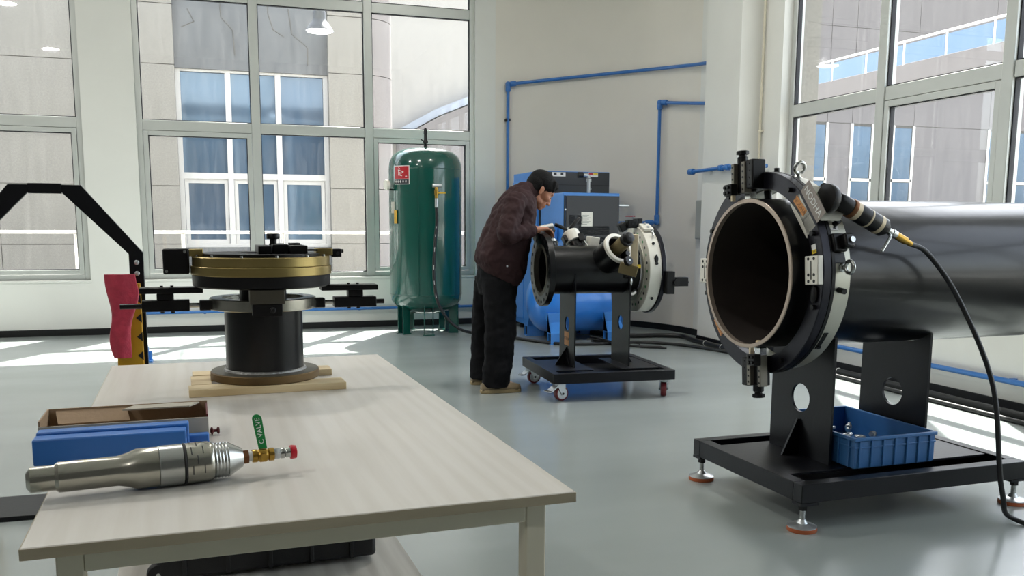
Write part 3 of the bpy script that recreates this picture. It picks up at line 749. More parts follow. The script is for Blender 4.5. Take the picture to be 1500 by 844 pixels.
MB().prism([(0, 0), (0.13, 0), (0.13, 0.045), (0, 0.045)], (-0.135, bdp - 0.004, bh - 0.004), (1, 0, 0), (0.2, -1, -0.45), 0.003).build('flap', 'cardboard', cb_)
sp_ = MB().lathe([(0.004, 0), (0.008, 0.002), (0.008, 0.004), (0.003, 0.006), (0.003, 0.012), (0.007, 0.014), (0.007, 0.017)], (0, 0, 0), (1, 0.2, 0), 16).build('rubber_plug', 'maroon', None)
sp_.location = (-0.036, 1.888, 0.7585); tag(sp_, 'tiny dark red rubber plug at the right end of the cardboard box', 'plug')
# ------------------------------------------------------------------ helpers for pipe stands
def saddle_plate(mb, x, y0, y1, z0, zc, yc, rp, th, hole_z, hole_r, hole_y, n=28):
    # plate with normal X at x..x+th, bottom z0, top cut by circle (yc, zc, rp), round hole; built as strips of a polygon with hole via two halves
    def top(y):
        d = rp * rp - (y - yc) ** 2
        return zc - math.sqrt(d) if d > 0 else zc - 0.02
    ys = sorted(set([y0, y1] + [y0 + (y1 - y0) * k / n for k in range(n + 1)] + [hole_y + hole_r * math.cos(PI * k / 20) for k in range(21)]))
    ys = [y for y in ys if y0 - 1e-9 <= y <= y1 + 1e-9]
    vs = []; fs = []
    def quad(a, b, za0, za1, zb0, zb1):
        o = len(vs)
        for xx in (x, x + th):
            vs.extend([(xx, a, za0), (xx, b, zb0), (xx, b, zb1), (xx, a, za1)])
        fs.extend([(o, o + 1, o + 2, o + 3), (o + 7, o + 6, o + 5, o + 4)])
        return o
    for a, b in zip(ys[:-1], ys[1:]):
        if b - a < 1e-7: continue
        def hz(y):
            d = hole_r ** 2 - (y - hole_y) ** 2
            return math.sqrt(d) if d > 1e-12 else 0.0
        m = (a + b) / 2
        if abs(m - hole_y) < hole_r:
            o1 = quad(a, b, z0, hole_z - hz(a), z0, hole_z - hz(b)); o2 = quad(a, b, hole_z + hz(a), top(a), hole_z + hz(b), top(b))
            fs.append((o1 + 3, o1 + 2, o1 + 6, o1 + 7)); fs.append((o2, o2 + 4, o2 + 5, o2 + 1)); fs.append((o2 + 3, o2 + 2, o2 + 6, o2 + 7)); fs.append((o1, o1 + 4, o1 + 5, o1 + 1))
        else:
            o = quad(a, b, z0, top(a), z0, top(b)); fs.append((o + 3, o + 2, o + 6, o + 7)); fs.append((o, o + 4, o + 5, o + 1))
    # end faces
    for yy in (y0, y1):
        o = len(vs); vs.extend([(x, yy, z0), (x + th, yy, z0), (x + th, yy, top(yy)), (x, yy, top(yy))]); fs.append((o, o + 1, o + 2, o + 3))
    return mb.add(vs, fs)
def holed_disc(mb, o, ax_x, ri, ro, x0, x1, n=64):
    return mb.ring(o, (1, 0, 0), ri, ro, x0, x1, n, 0.002)
def polar(yc, zc, r, deg):
    # deg measured from straight up, positive towards the camera side (-y)
    a = R(deg); return Vector((0, yc - r * math.sin(a), zc + r * math.cos(a)))

# ------------------------------------------------------------------ big pipe stand
bs = thing('pipe_stand', 'black steel stand on levelling feet carrying the big pipe at right', 'stand', (2.070, 3.246, 0), 0.0299)
PZ, PR, PY = 0.978, 0.305, -0.008
BL, BW, FT = 1.14, 0.40, 0.19
def tube_frame(mb, L, W, z0, z1, t):
    return mb
for y in (-BW, BW):
    s = 1 if y < 0 else -1
    MB().bx(0.0, BL, y, y + s * 0.055, FT - 0.075, FT).build('side_beam', 'black_paint', bs, 0.003)
for x in (0.0, BL - 0.055):
    MB().bx(x, x + 0.055, -BW + 0.055, BW - 0.055, FT - 0.075, FT).build('cross_beam', 'black_paint', bs, 0.003)
MB().bx(0.056, BL - 0.056, -BW + 0.056, BW - 0.056, FT - 0.074, FT - 0.068).build('black_infill', 'black_paint', bs)  # black sheet closing the gap inside the stand frame
UPX = (0.305, 0.80)
for ux in UPX:
    xa, xb = (0.055, 0.37) if ux < 0.5 else (0.735, BL - 0.055)
    MB().bx(xa, xb, -0.235, 0.265, FT - 0.014, FT - 0.004).build('base_plate', 'black_paint', bs, 0.001)
    up_ = saddle_plate(MB(), ux - 0.006, -0.175, 0.235, FT - 0.004, PZ, PY, PR + 0.001, 0.012, 0.435, 0.062, 0.03).build('support_plate', 'black_paint', bs)
    s = -1 if ux < 0.5 else 1
    MB().prism([(0, 0), (0.085, 0), (0.012, 0.155), (0, 0.155)], (ux + s * 0.006, 0.024, FT - 0.004), (s, 0, 0), (0, 0, 1), -0.012 if s > 0 else 0.012).build('gusset', 'black_paint', bs, 0.001)
for k, (x, y) in enumerate(((0.03, -BW + 0.03), (0.03, BW - 0.03), (BL - 0.03, -BW + 0.03), (BL - 0.03, BW - 0.03))):
    ft = MB().lathe([(0.056, 0.016), (0.056, 0.019), (0.050, 0.022), (0.022, 0.030), (0.013, 0.044), (0.010, 0.046)], (x, y, 0), (0, 0, 1), 32).build('levelling_foot', 'zinc', bs)
    MB().lathe([(0.056, 0.0), (0.058, 0.006), (0.056, 0.016)], (x, y, 0), (0, 0, 1), 32).build('rubber_pad', 'orange_rubber', ft)
    MB().cyl((x, y, 0.045), (x, y, FT - 0.095), 0.0105, n=16).build('threaded_rod', 'steel', ft)
    MB().lathe([(0.018, 0), (0.018, 0.018)], (x, y, FT - 0.108), (0, 0, 1), 6).build('lock_nut', 'black_metal', ft)
    MB().bx(x - 0.03 if k < 2 else x - 0.05, x + 0.05 if k < 2 else x + 0.03, y - 0.03, y + 0.03, FT - 0.086, FT - 0.075).build('foot_plate', 'black_paint', ft)

big = thing('steel_pipe', 'large black steel pipe with a bright open rim facing left', 'pipe', (2.070, 3.246, 0), 0.0299)
PX0, PX1 = -0.030, 1.42
MB().lathe([(PR, PX0 + 0.004), (PR, PX1), (PR - 0.016, PX1), (PR - 0.016, PX0 + 0.005)], (0, PY, PZ), (1, 0, 0), 96, cap=False).build('pipe_wall', 'pipe_black', big)
MB().lathe([(PR, PX0 + 0.004), (PR - 0.002, PX0), (PR - 0.0165, PX0 - 0.0005), (PR - 0.0165, PX0 + 0.02)], (0, PY, PZ), (1, 0, 0), 96, cap=False).build('bevelled_rim', 'bevel_steel', big)
MB().lathe([(PR - 0.0163, PX0 + 0.02), (PR - 0.0163, PX1 - 0.002)], (0, PY, PZ), (1, 0, 0), 96, cap=False).build('bore_lining', 'pipe_bore', big)
MB().lathe([(PR - 0.017, PX1 - 0.10), (PR - 0.017, PX1 - 0.09)], (0, PY, PZ), (1, 0, 0), 64).build('end_blank', 'pipe_bore', big)
ch_ = MB().cap((0.01, -0.055, PZ - PR + 0.0275), (0.03, -0.10, PZ - PR + 0.0325), 0.008, 0.006).build('wood_chip', 'pine', None)
ch_.location = (2.070, 3.246, 0); ch_.rotation_euler = (0, 0, 0.0299); tag(ch_, 'small light wood chip lying inside the mouth of the big pipe', 'chip')

# ------------------------------------------------------------------ clamshell pipe cutting machine on the big pipe
cm = thing('pipe_beveling_machine', 'black and silver ring-shaped bevelling machine clamped around the big pipe', 'machine', (2.070, 3.246, 0), 0.0299)
OC = Vector((0, PY, PZ))
F0, F1, G1 = 0.030, 0.068, 0.166
RO = 0.412
MB().ring(OC, (1, 0, 0), 0.345, RO, F0, F1, 96, 0.003).build('rotating_ring', 'ring_anod', cm)
MB().ring(OC, (1, 0, 0), 0.350, RO + 0.001, F1, F1 + 0.016, 96, 0.001).build('gear_ring', 'black_anod', cm)
MB().ring(OC, (1, 0, 0), 0.345, 0.397, F1 + 0.016, G1, 96, 0.003).build('stationary_ring', 'alloy_silver', cm)
for deg in (-170, -125, -60, -12, 40, 130):
    p = polar(PY, PZ, 0.327, deg)
    d = (p - OC).normalized()
    MB().cyl(p + Vector((0.11, 0, 0)) - d * 0.021, p + Vector((0.11, 0, 0)) + d * 0.03, 0.016, n=16).build('clamp_pad', 'black_metal', cm)
# tool slides (top and bottom)
def slide(deg, label_knob):
    ra = polar(0, 0, 1, deg); ta = Vector((1, 0, 0)).cross(ra).normalized()   # radial, tangential
    rot = Matrix((Vector((1, 0, 0)), ta, ra)).transposed()
    def bxl(x0, x1, t0, t1, r0, r1, nm, m, bev=0.002, par=cm):
        c = OC + Vector(((x0 + x1) / 2, 0, 0)) + ta * ((t0 + t1) / 2) + ra * ((r0 + r1) / 2)
        return MB().box(c, (x1 - x0, t1 - t0, r1 - r0), rot=rot).build(nm, m, par, bev)
    body = bxl(-0.012, F0 - 0.0005, -0.078, -0.004, 0.335, 0.456, 'slide_body', 'black_anod')
    for t0, t1 in ((-0.098, -0.078), (-0.026, -0.002)):
        rl_ = bxl(-0.030, 0.004, t0, t1, 0.330, 0.458, 'slide_rail', 'rail_grey')
        for k in range(5):
            c = OC + ta * ((t0 + t1) / 2) + ra * (0.345 + k * 0.0245)
            MB().cyl(c + Vector((-0.0320, 0, 0)), c + Vector((-0.0295, 0, 0)), 0.0045, n=10).build('socket_screw', 'black_metal', rl_)
    blk = bxl(-0.024, F0 + 0.012, -0.002, 0.045, 0.345, 0.462, 'slide_mount', 'black_anod', 0.006)
    for k in range(4):
        c = OC + ta * 0.022 + ra * (0.36 + k * 0.028)
        MB().cyl(c + Vector((-0.0262, 0, 0)), c + Vector((-0.0235, 0, 0)), 0.003, n=10).build('screw', 'vent_dark', blk)
    hold = bxl(-0.062, -0.030, -0.104, -0.050, 0.325, 0.372, 'tool_holder', 'black_anod', 0.003)
    for t in (-0.092, -0.070):
        for r_ in (0.337, 0.359):
            c = OC + ta * t + ra * r_
            MB().cyl(c + Vector((-0.070, 0, 0)), c + Vector((-0.061, 0, 0)), 0.0065, n=12).build('socket_screw', 'black_metal', hold)
    bxl(-0.054, -0.038, -0.066, -0.054, 0.300, 0.327, 'tool_bit', 'cream_metal', 0.001)
    c0 = OC + Vector((-0.006, 0, 0)) + ta * -0.048 + ra * 0.455
    MB().lathe([(0.022, 0), (0.022, 0.026), (0.016, 0.028), (0.016, 0.036), (0.026, 0.037), (0.026, 0.050), (0.020, 0.052)], c0, ra, 8).build('feed_knob', 'black_metal', cm)
    bxl(0.004, F0 + 0.004, -0.05, -0.01, 0.305, 0.345, 'feed_clamp', 'steel', 0.001)
slide(-5, 'top'); slide(175, 'bottom')
# hinge blocks with screws, near side and far side
for deg, nm in ((85, 'near'), (-91, 'far')):
    ra = polar(0, 0, 1, deg); ta = Vector((1, 0, 0)).cross(ra).normalized(); rot = Matrix((Vector((1, 0, 0)), ta, ra)).transposed()
    c = OC + ra * 0.372 + Vector((F0 - 0.012, 0, 0))
    hb = MB().box(c, (0.026, 0.108, 0.075), rot=rot).build('hinge_block', 'alloy_white', cm, 0.003)
    for t in (-0.043, 0.017, 0.041):
        for r_ in (0.356, 0.388):
            q = OC + ra * r_ + ta * t + Vector((F0 - 0.0262, 0, 0))
            MB().cyl(q, q + Vector((0.004, 0, 0)), 0.0062, n=12).build('socket_screw', 'vent_dark', hb)
    q = OC + ra * 0.372 + Vector((F0 - 0.0262, 0, 0))
    MB().box(q + ta * 0.0, (0.0016, 0.07, 0.003), rot=rot).build('split_line', 'vent_dark', hb)
    c2 = OC + polar(0, 0, 0.372, deg + (14 if deg > 0 else -14)) + Vector((F0 - 0.006, 0, 0))
    MB().ell(c2, (0.008, 0.020, 0.034)).build('hand_nut', 'black_metal', cm)
for deg in (64, 106, 150, -64, -106, 30, -35):
    q = OC + polar(0, 0, 0.385, deg)
    MB().lathe([(0.010, F0 - 0.016), (0.010, F0 + 0.002)], q, (1, 0, 0), 14).build('socket_screw', 'black_metal', cm)
def ring_label(deg, r, L, Wd, m, x, name, txt=None, tm='ink', size=0.02, flip=1):
    ra = polar(0, 0, 1, deg); ta = Vector((1, 0, 0)).cross(ra).normalized(); rot = Matrix((Vector((1, 0, 0)), ta, ra)).transposed()
    lb = MB().box(OC + ra * r + Vector((x, 0, 0)), (0.0012, L, Wd), rot=rot).build(name, m, cm)
    if txt: text(name + '_text', txt, size, tm, lb, OC + ra * r + Vector((x - 0.0010, 0, 0)), ta, ra, 0.0002)
    return lb
ring_label(43, 0.372, 0.088, 0.030, 'label_orange', F0 - 0.0005, 'label_plate', 'NODHA', 'bronze', 0.024)
ring_label(228, 0.372, 0.088, 0.030, 'label_orange', F0 - 0.0005, 'label_plate', 'NODHA', 'bronze', 0.024)
a_ = ring_label(72, 0.367, 0.030, 0.024, 'label_white', F0 - 0.0005, 'warning_label')
ring_label(74, 0.367, 0.014, 0.024, 'label_yellow', F0 - 0.0011, 'warning_label', 'E', 'ink', 0.012)
# parts on the stationary ring rim
def rim(deg, r=0.397, x=0.115):
    ra = polar(0, 0, 1, deg); ta = Vector((1, 0, 0)).cross(ra).normalized()
    return OC + ra * r + Vector((x, 0, 0)), ra, ta
for deg in (15, 84):
    p, ra, ta = rim(deg, x=0.125)
    eb = MB().lathe([(0.017, 0), (0.017, 0.006), (0.009, 0.010), (0.009, 0.022)], p, ra, 18).build('eye_bolt', 'steel', cm)
    MB().torus(p + ra * 0.042, (0.75, 0, 0) if deg > 50 else ta, 0.022, 0.0075, 28, 12).build('eye_ring', 'steel', eb)
for deg in (-3, 96, 60):
    p, ra, ta = rim(deg)
    MB().cyl(p - ra * 0.002, p + ra * 0.034, 0.011, n=16).build('stud', 'black_metal', cm)
for deg, m in ((61, 'label_white'), (69, 'label_yellow')):
    p, ra, ta = rim(deg, 0.398)
    rot = Matrix((Vector((1, 0, 0)), ta, ra)).transposed()
    MB().box(p, (0.034, 0.028, 0.0014), rot=rot).build('warning_label', m, cm)
    MB().box(p + ra * 0.0005, (0.012, 0.016, 0.0014), rot=rot).build('warning_mark', 'ink', cm)
for deg in (128, 200):
    p, ra, ta = rim(deg, 0.3965)
    rot = Matrix((Vector((1, 0, 0)), ta, ra)).transposed()
    MB().box(p, (0.02, 0.085, 0.004), rot=rot).build('slot_pocket', 'black_metal', cm, 0.001)
    MB().cyl(p + ta * 0.03, p + ta * 0.03 + ra * 0.008, 0.009, n=12).build('slot_screw', 'black_metal', cm)
# black latch block on the near rim
p, ra, ta = rim(71, 0.402, 0.105)
rot = Matrix((Vector((1, 0, 0)), ta, ra)).transposed()
lt = MB().box(p + ra * 0.010, (0.060, 0.070, 0.026), rot=rot).build('latch_block', 'black_anod', cm, 0.006)
MB().box(p + ra * 0.034 + Vector((0.022, 0, 0)), (0.042, 0.055, 0.034), rot=rot).build('latch_clamp', 'black_metal', lt, 0.008)
MB().cyl(p + ra * 0.048 + Vector((0.03, 0, 0)), p + ra * 0.058 + Vector((0.03, 0, 0)), 0.011, n=16).build('latch_bolt', 'steel', lt)
MB().box(p + ta * 0.055 - ra * 0.002, (0.055, 0.04, 0.010), rot=rot).build('latch_foot', 'black_metal', lt, 0.002)
# gearbox with maker's name, and motor
p, ra, ta = rim(49, 0.405, 0.0)
rot = Matrix((Vector((1, 0, 0)), ta, ra)).transposed()
GX0, GX1 = 0.030, 0.165
gp = [(GX0, -0.086), (GX0, 0.086), (GX1 - 0.05, 0.086), (GX1, 0.035), (GX1, -0.035), (GX1 - 0.05, -0.086)]
gb = MB().prism(gp, p - ra * 0.006 , (1, 0, 0), ta, 0.076).build('gearbox', 'alloy_white', cm, 0.005)
MB().prism([(x * 0.999, t * 1.006) for x, t in gp], p + ra * 0.024, (1, 0, 0), ta, 0.0014).build('gearbox_seam', 'alloy_silver', gb)
MB().box(p + ra * 0.033 + Vector((GX0 - 0.0008, 0, 0)), (0.0012, 0.160, 0.062), rot=rot).build('shade_plate', 'shade_taupe', gb)  # taupe sheet: shade on the gearbox face put into colour
text('maker_name', 'NODHA', 0.040, 'label_white', gb, p + ra * 0.033 + Vector((GX0 - 0.0020, 0, 0)), ta, ra, 0.0006, stretch=0.95)
MB().cyl(p + ra * 0.028 + ta * -0.07 + Vector((GX1 - 0.045, 0, 0)), p + ra * 0.028 - ta * 0.090 + Vector((GX1 - 0.045, 0, 0)), 0.012, n=16).build('gearbox_bolt', 'black_metal', gb)
mh = p + ra * 0.046 + Vector((GX1 - 0.055, 0, 0)) + ta * 0.0
MB().lathe([(0.056, -0.022), (0.058, -0.012), (0.054, 0.006), (0.040, 0.020), (0.015, 0.027)], mh + Vector((-0.012, 0, 0)), (1, 0, -0.1), 32).build('gear_cap', 'black_metal', cm)
md = Vector((0.905, -0.02, -0.42)).normalized()
m0 = mh + Vector((0.012, -0.01, -0.004))
def mseg(prof, nm, m, par): return MB().lathe(prof, m0, md, 32).build(nm, m, par)
am = mseg([(0.030, 0.0), (0.034, 0.01), (0.034, 0.06)], 'motor_neck', 'black_metal', cm)
mseg([(0.036, 0.060), (0.0375, 0.063), (0.0375, 0.078)], 'motor_band', 'bronze', am)
mseg([(0.037, 0.078), (0.037, 0.098)], 'motor_band', 'cream_metal', am)
mseg([(0.036, 0.098), (0.037, 0.102), (0.037, 0.148), (0.035, 0.150)], 'motor_body', 'black_metal', am)
mseg([(0.0375, 0.150), (0.0375, 0.158)], 'motor_band', 'cream_metal', am)
mseg([(0.037, 0.158), (0.037, 0.198), (0.036, 0.200)], 'motor_body', 'black_metal', am)
mseg([(0.0375, 0.200), (0.0375, 0.216)], 'motor_band', 'cream_metal', am)
mseg([(0.036, 0.216), (0.036, 0.236), (0.020, 0.258), (0.016, 0.262)], 'motor_tail', 'black_metal', am)
mseg([(0.013, 0.262), (0.013, 0.285), (0.016, 0.286), (0.016, 0.305)], 'coupling', 'steel', am)
mseg([(0.015, 0.305), (0.015, 0.36), (0.011, 0.362), (0.011, 0.39)], 'brass_fitting', 'brass', am)
lv0 = m0 + md * 0.272
MB().tube(spline([lv0 + Vector((0, 0, -0.012)), lv0 + Vector((-0.02, -0.03, -0.02)), lv0 + Vector((-0.05, -0.045, -0.045)), lv0 + Vector((-0.075, -0.05, -0.075))], 5), 0.006, 8).build('throttle_lever', 'zinc', am)
he = m0 + md * 0.39
MB().tube(spline([he, he + md * 0.10, he + Vector((0.22, -0.04, -0.22)), he + Vector((0.30, -0.16, -0.55)), he + Vector((0.30, -0.24, -0.95)), (0.90, -0.60, 0.012), (1.1, -1.0, 0.012), (1.7, -1.3, 0.012)], 8), 0.010, 10).build('air_hose', 'hose', cm)

# ------------------------------------------------------------------ blue crate with parts between the support plates
cr_ = thing('plastic_crate', 'dark blue plastic crate of small metal parts on the big stand', 'crate', (2.070, 3.246, 0), 0.0299)
cx0, cx1, cy0, cy1, cz0, cz1 = 0.335, 0.760, -0.285, 0.290, FT + 0.001, FT + 0.128
T = 0.005
MB().bx(cx0 + 0.012, cx1 - 0.012, cy0 + 0.012, cy1 - 0.012, cz0, cz0 + T).build('bottom', 'crate_blue', cr_)
for nm, b in (('side_wall', (cx0 + 0.008, cx1 - 0.008, cy0 + 0.008, cy0 + 0.008 + T)), ('side_wall', (cx0 + 0.008, cx1 - 0.008, cy1 - 0.008 - T, cy1 - 0.008)), ('end_wall', (cx0 + 0.008, cx0 + 0.008 + T, cy0 + 0.008 + T, cy1 - 0.008 - T)), ('end_wall', (cx1 - 0.008 - T, cx1 - 0.008, cy0 + 0.008 + T, cy1 - 0.008 - T))):
    MB().bx(*b, cz0 + T, cz1).build(nm, 'crate_blue', cr_)
MB().bx(cx0, cx1, cy0, cy0 + 0.012, cz1 - 0.012, cz1 + 0.003).bx(cx0, cx1, cy1 - 0.012, cy1, cz1 - 0.012, cz1 + 0.003).bx(cx0, cx0 + 0.012, cy0 + 0.012, cy1 - 0.012, cz1 - 0.012, cz1 + 0.003).bx(cx1 - 0.012, cx1, cy0 + 0.012, cy1 - 0.012, cz1 - 0.012, cz1 + 0.003).build('rim', 'crate_blue', cr_, 0.003)
MB().bx(cx0 + 0.004, cx1 - 0.004, cy0 + 0.004, cy0 + 0.008, cz1 - 0.042, cz1 - 0.036).bx(cx0 + 0.004, cx0 + 0.008, cy0 + 0.008, cy1 - 0.008, cz1 - 0.042, cz1 - 0.036).build('rib_band', 'crate_blue', cr_, 0.001)
for k in range(7):
    x = cx0 + 0.03 + k * 0.06
    MB().bx(x - 0.004, x + 0.004, cy0 + 0.001, cy0 + 0.009, cz0 + 0.004, cz1 - 0.012).build('rib', 'crate_blue', cr_, 0.001)
for k in range(9):
    y = cy0 + 0.04 + k * 0.062
    MB().bx(cx0 + 0.001, cx0 + 0.009, y - 0.004, y + 0.004, cz0 + 0.004, cz1 - 0.012).build('rib', 'crate_blue', cr_, 0.001)
rnd = random.Random(3)
fit_a = MB().lathe([(0.010, 0), (0.010, 0.02), (0.016, 0.021), (0.016, 0.036), (0.009, 0.037), (0.009, 0.06)], (0, 0, -0.03), (0, 0, 1), 8).mesh('pipe_fitting', 'zinc')
fit_b = MB().box((0, 0, 0), (0.05, 0.03, 0.022)).cyl((-0.03, 0, 0), (0.045, 0, 0), 0.008, n=10).mesh('pipe_fitting', 'steel')
fit_c = MB().torus((0, 0, 0), (0, 0, 1), 0.02, 0.007, 16, 8).mesh('pipe_fitting', 'zinc')
base = Matrix.Translation((2.070, 3.246, 0)) @ Matrix.Rotation(0.0299, 4, 'Z')
poss = ['by the left end wall', 'in the near left corner', 'near the middle of the near side', 'at the far left corner', 'in the middle', 'by the right end wall', 'in the near right corner', 'at the far right corner', 'half buried at the centre left', 'half buried at the centre right']
for lay in range(2):
    for k in range(9):
        o = bpy.data.objects.new('pipe_fitting', (fit_a, fit_b, fit_c)[(k + lay) % 3]); COL.objects.link(o)
        gx = 0.42 + (k % 3) * 0.115 + rnd.uniform(-0.012, 0.012); gy = -0.205 + (k // 3) * 0.135 + rnd.uniform(-0.015, 0.015) + lay * 0.05
        o.location = base @ Vector((gx, min(gy, 0.22), FT + 0.036 + lay * 0.034))
        o.rotation_euler = ((rnd.uniform(-0.25, 0.25) + (1.45 if (k + lay) % 3 == 0 else 0.0)), rnd.uniform(-0.3, 0.3), rnd.uniform(0, 6))
        tag(o, 'small zinc pipe fitting heaped inside the dark blue crate', 'fitting', 'fittings in the blue crate')

# ------------------------------------------------------------------ small pipe stand on casters
SROT = -0.0604
ss = thing('pipe_trolley', 'black steel trolley with red-wheeled casters carrying the flanged pipe', 'stand', (2.077, 5.900, 0), SROT)
SL, SW, SF = 0.862, 0.408, 0.192
for y in (-SW, SW):
    s = 1 if y < 0 else -1
    MB().bx(0.0, SL, y, y + s * 0.05, SF - 0.068, SF).build('side_beam', 'black_paint', ss, 0.002)
for x in (0.0, SL - 0.05):
    MB().bx(x, x + 0.05, -SW + 0.05, SW - 0.05, SF - 0.068, SF).build('cross_beam', 'black_paint', ss, 0.002)
MB().bx(0.051, SL - 0.051, -SW + 0.051, SW - 0.051, SF - 0.066, SF - 0.060).build('black_infill', 'black_paint', ss)  # black sheet closing the gap inside the trolley frame
QZ, QR, QY = 0.856, 0.168, 0.022
for ux in (0.225, 0.625):
    xa, xb = (0.05, 0.33) if ux < 0.4 else (0.54, SL - 0.05)
    MB().bx(xa, xb, -0.25, 0.25, SF - 0.012, SF - 0.004).build('base_plate', 'black_paint', ss, 0.001)
    saddle_plate(MB(), ux - 0.005, -0.150, 0.190, SF - 0.004, QZ, QY, QR + 0.001, 0.010, 0.478, 0.052, 0.02).build('support_plate', 'black_paint', ss)
    s = -1 if ux < 0.4 else 1
    MB().prism([(0, 0), (0.085, 0), (0.0, 0.13)], (ux + s * 0.005, 0.010, SF - 0.004), (s, 0, 0), (0, 0, 1), -0.012 if s > 0 else 0.012).build('gusset', 'black_paint', ss, 0.001)
    if ux < 0.4:
        MB().prism([(-0.085, 0), (0.085, 0), (0.0, 0.12)], (ux - 0.006, 0.02, SF - 0.003), (0, 1, 0), (0, 0, 1), -0.008).build('gusset', 'black_paint', ss, 0.001)
        MB().box((ux - 0.0062, 0.020, 0.372), (0.0012, 0.105, 0.095)).build('label_plate', 'label_orange', ss)
        text('label_text', 'NODHA', 0.030, 'ink', ss, (ux - 0.0070, 0.020, 0.372), (0, -1, 0), (0, 0, 1), 0.0002)
def caster(x, y, brake, ang):
    t = MB().bx(-0.045, 0.045, -0.04, 0.04, 0.116, 0.1235).build('caster', 'zinc', ss)
    t.location = (x, y, 0); t.rotation_euler = (0, 0, ang)
    MB().lathe([(0.038, -0.020), (0.047, -0.018), (0.050, -0.010), (0.050, 0.010), (0.047, 0.018), (0.038, 0.020)], (0.018, 0, 0.050), (0, 1, 0), 32, cap=False).build('tyre', 'wheel_red', t)
    MB().lathe([(0.012, -0.021), (0.038, -0.019), (0.038, 0.019), (0.012, 0.021)], (0.018, 0, 0.050), (0, 1, 0), 28).build('hub', 'zinc', t)
    for s in (-1, 1):
        MB().prism([(-0.030, 0.116), (0.036, 0.116), (0.034, 0.050), (0.026, 0.036), (0.010, 0.036), (0.004, 0.052)], (0, s * 0.026, 0), (1, 0, 0), (0, 0, 1), 0.003).build('fork_arm', 'zinc', t)
    MB().cyl((0.018, -0.032, 0.05), (0.018, 0.032, 0.05), 0.008, n=12).build('axle', 'black_metal', t)
    MB().lathe([(0.028, 0.104), (0.028, 0.117)], (0, 0, 0), (0, 0, 1), 20).build('swivel', 'zinc', t)
    if brake:
        MB().prism([(0, 0), (0.062, 0), (0.062, 0.007), (0, 0.007)], (-0.022, 0.032, 0.110), (-0.80, 0, -0.60), (0.60, 0, -0.80), 0.064).build('brake_pedal', 'zinc', t)
        MB().prism([(0, 0), (0.024, 0), (0.024, 0.006), (0, 0.006)], (-0.070, 0.034, 0.074), (-1, 0, -0.15), (0.15, 0, -1), 0.068).build('brake_lip', 'steel', t)
    return t
caster(0.055, -0.335, True, 0.25); caster(0.055, 0.345, True, 0.1); caster(SL - 0.055, -0.345, False, 1.2); caster(SL - 0.055, 0.345, False, 0.4)

# flanged pipe with nozzles
fp = thing('flanged_pipe', 'black flanged pipe section with branch nozzles on the trolley', 'pipe', (2.077, 5.900, 0), SROT)
QC = Vector((0, QY, QZ))
MB().lathe([(QR, 0.055), (QR, 0.70), (QR - 0.012, 0.70), (QR - 0.012, 0.055)], QC, (1, 0, 0), 72, cap=False).build('pipe_wall', 'pipe_black', fp)
fl = MB().ring(QC, (1, 0, 0), 0.178, 0.252, 0.020, 0.062, 72, 0.003).build('flange', 'pipe_black', fp)
MB().ring(QC, (1, 0, 0), 0.157, 0.180, 0.018, 0.060, 72, 0.002).build('flange_face', 'steel_dull', fp)
for k in range(20):
    a = 2 * PI * (k + 0.5) / 20
    q = QC + Vector((0, 0.222 * math.cos(a), 0.222 * math.sin(a)))
    MB().cyl(q + Vector((0.018, 0, 0)), q + Vector((0.024, 0, 0)), 0.012, n=14).build('bolt_hole', 'vent_dark', fl)
MB().lathe([(0.156, 0.30), (0.156, 0.31)], QC, (1, 0, 0), 48).build('inner_blank', 'vent_dark', fp)
MB().lathe([(QR + 0.006, 0.0625), (QR + 0.0045, 0.070), (QR, 0.075)], QC, (1, 0, 0), 64, cap=False).build('weld_bead', 'weld', fp)
def nozzle(p0, p1, r, nm='branch_nozzle', m='pipe_black', wall=0.014):
    p0 = Vector(p0); p1 = Vector(p1); L = (p1 - p0).length
    return MB().lathe([(r, 0), (r, L), (r - wall, L), (r - wall, L * 0.5), (0.001, L * 0.5)], p0, p1 - p0, 48, cap=False).build(nm, m, fp)
nz0 = QC + Vector((0.415, 0, 0)); nd = Vector((0.30, -0.80, 0.52)).normalized()
nozzle(nz0 + nd * 0.05, nz0 + nd * 0.285, 0.105)
n2 = QC + Vector((0.170, 0, 0)); n2d = Vector((-0.25, 0.55, 0.80)).normalized()
nozzle(n2 + n2d * 0.05, n2 + n2d * 0.300, 0.056)
n3 = QC + Vector((0.375, 0, 0)); n3d = Vector((-0.28, 0.52, 0.80)).normalized()
nozzle(n3 + n3d * 0.05, n3 + n3d * 0.280, 0.046)
for q, qd, rr in ((n2, n2d, 0.061), (n3, n3d, 0.046)):
    for s in (-1, 1):
        pass
# small clamp machines on the two rear nozzles
def axis_rot(d, fwd=(1, 0, 0)):
    d = Vector(d).normalized(); x = Vector(fwd); x = (x - d * x.dot(d)).normalized(); return Matrix((x, d.cross(x), d)).transposed()
t1 = thing('nozzle_clamp', 'white clamp machine with T-handle on the middle rear nozzle', 'machine', (2.077, 5.900, 0), SROT, 'small clamps on rear nozzles')
e1 = n3 + n3d * 0.290
MB().lathe([(0.048, -0.055), (0.062, -0.052), (0.064, 0.022), (0.056, 0.030), (0.02, 0.031)], e1, n3d, 14).build('clamp_body', 'alloy_white', t1, 0.002)
MB().box(e1 + n3d * -0.02 + Vector((0.045, -0.04, 0)), (0.05, 0.05, 0.06), rot=axis_rot(n3d)).build('clamp_jaw', 'black_metal', t1, 0.005)
MB().box(e1 + n3d * -0.03 + Vector((-0.065, -0.01, 0)), (0.03, 0.05, 0.05), rot=axis_rot(n3d)).build('clamp_jaw', 'black_metal', t1, 0.005)
hubp = e1 + n3d * 0.048
MB().cyl(e1 + n3d * 0.028, e1 + n3d * 0.066, 0.015, n=16).build('handle_hub', 'steel', t1)
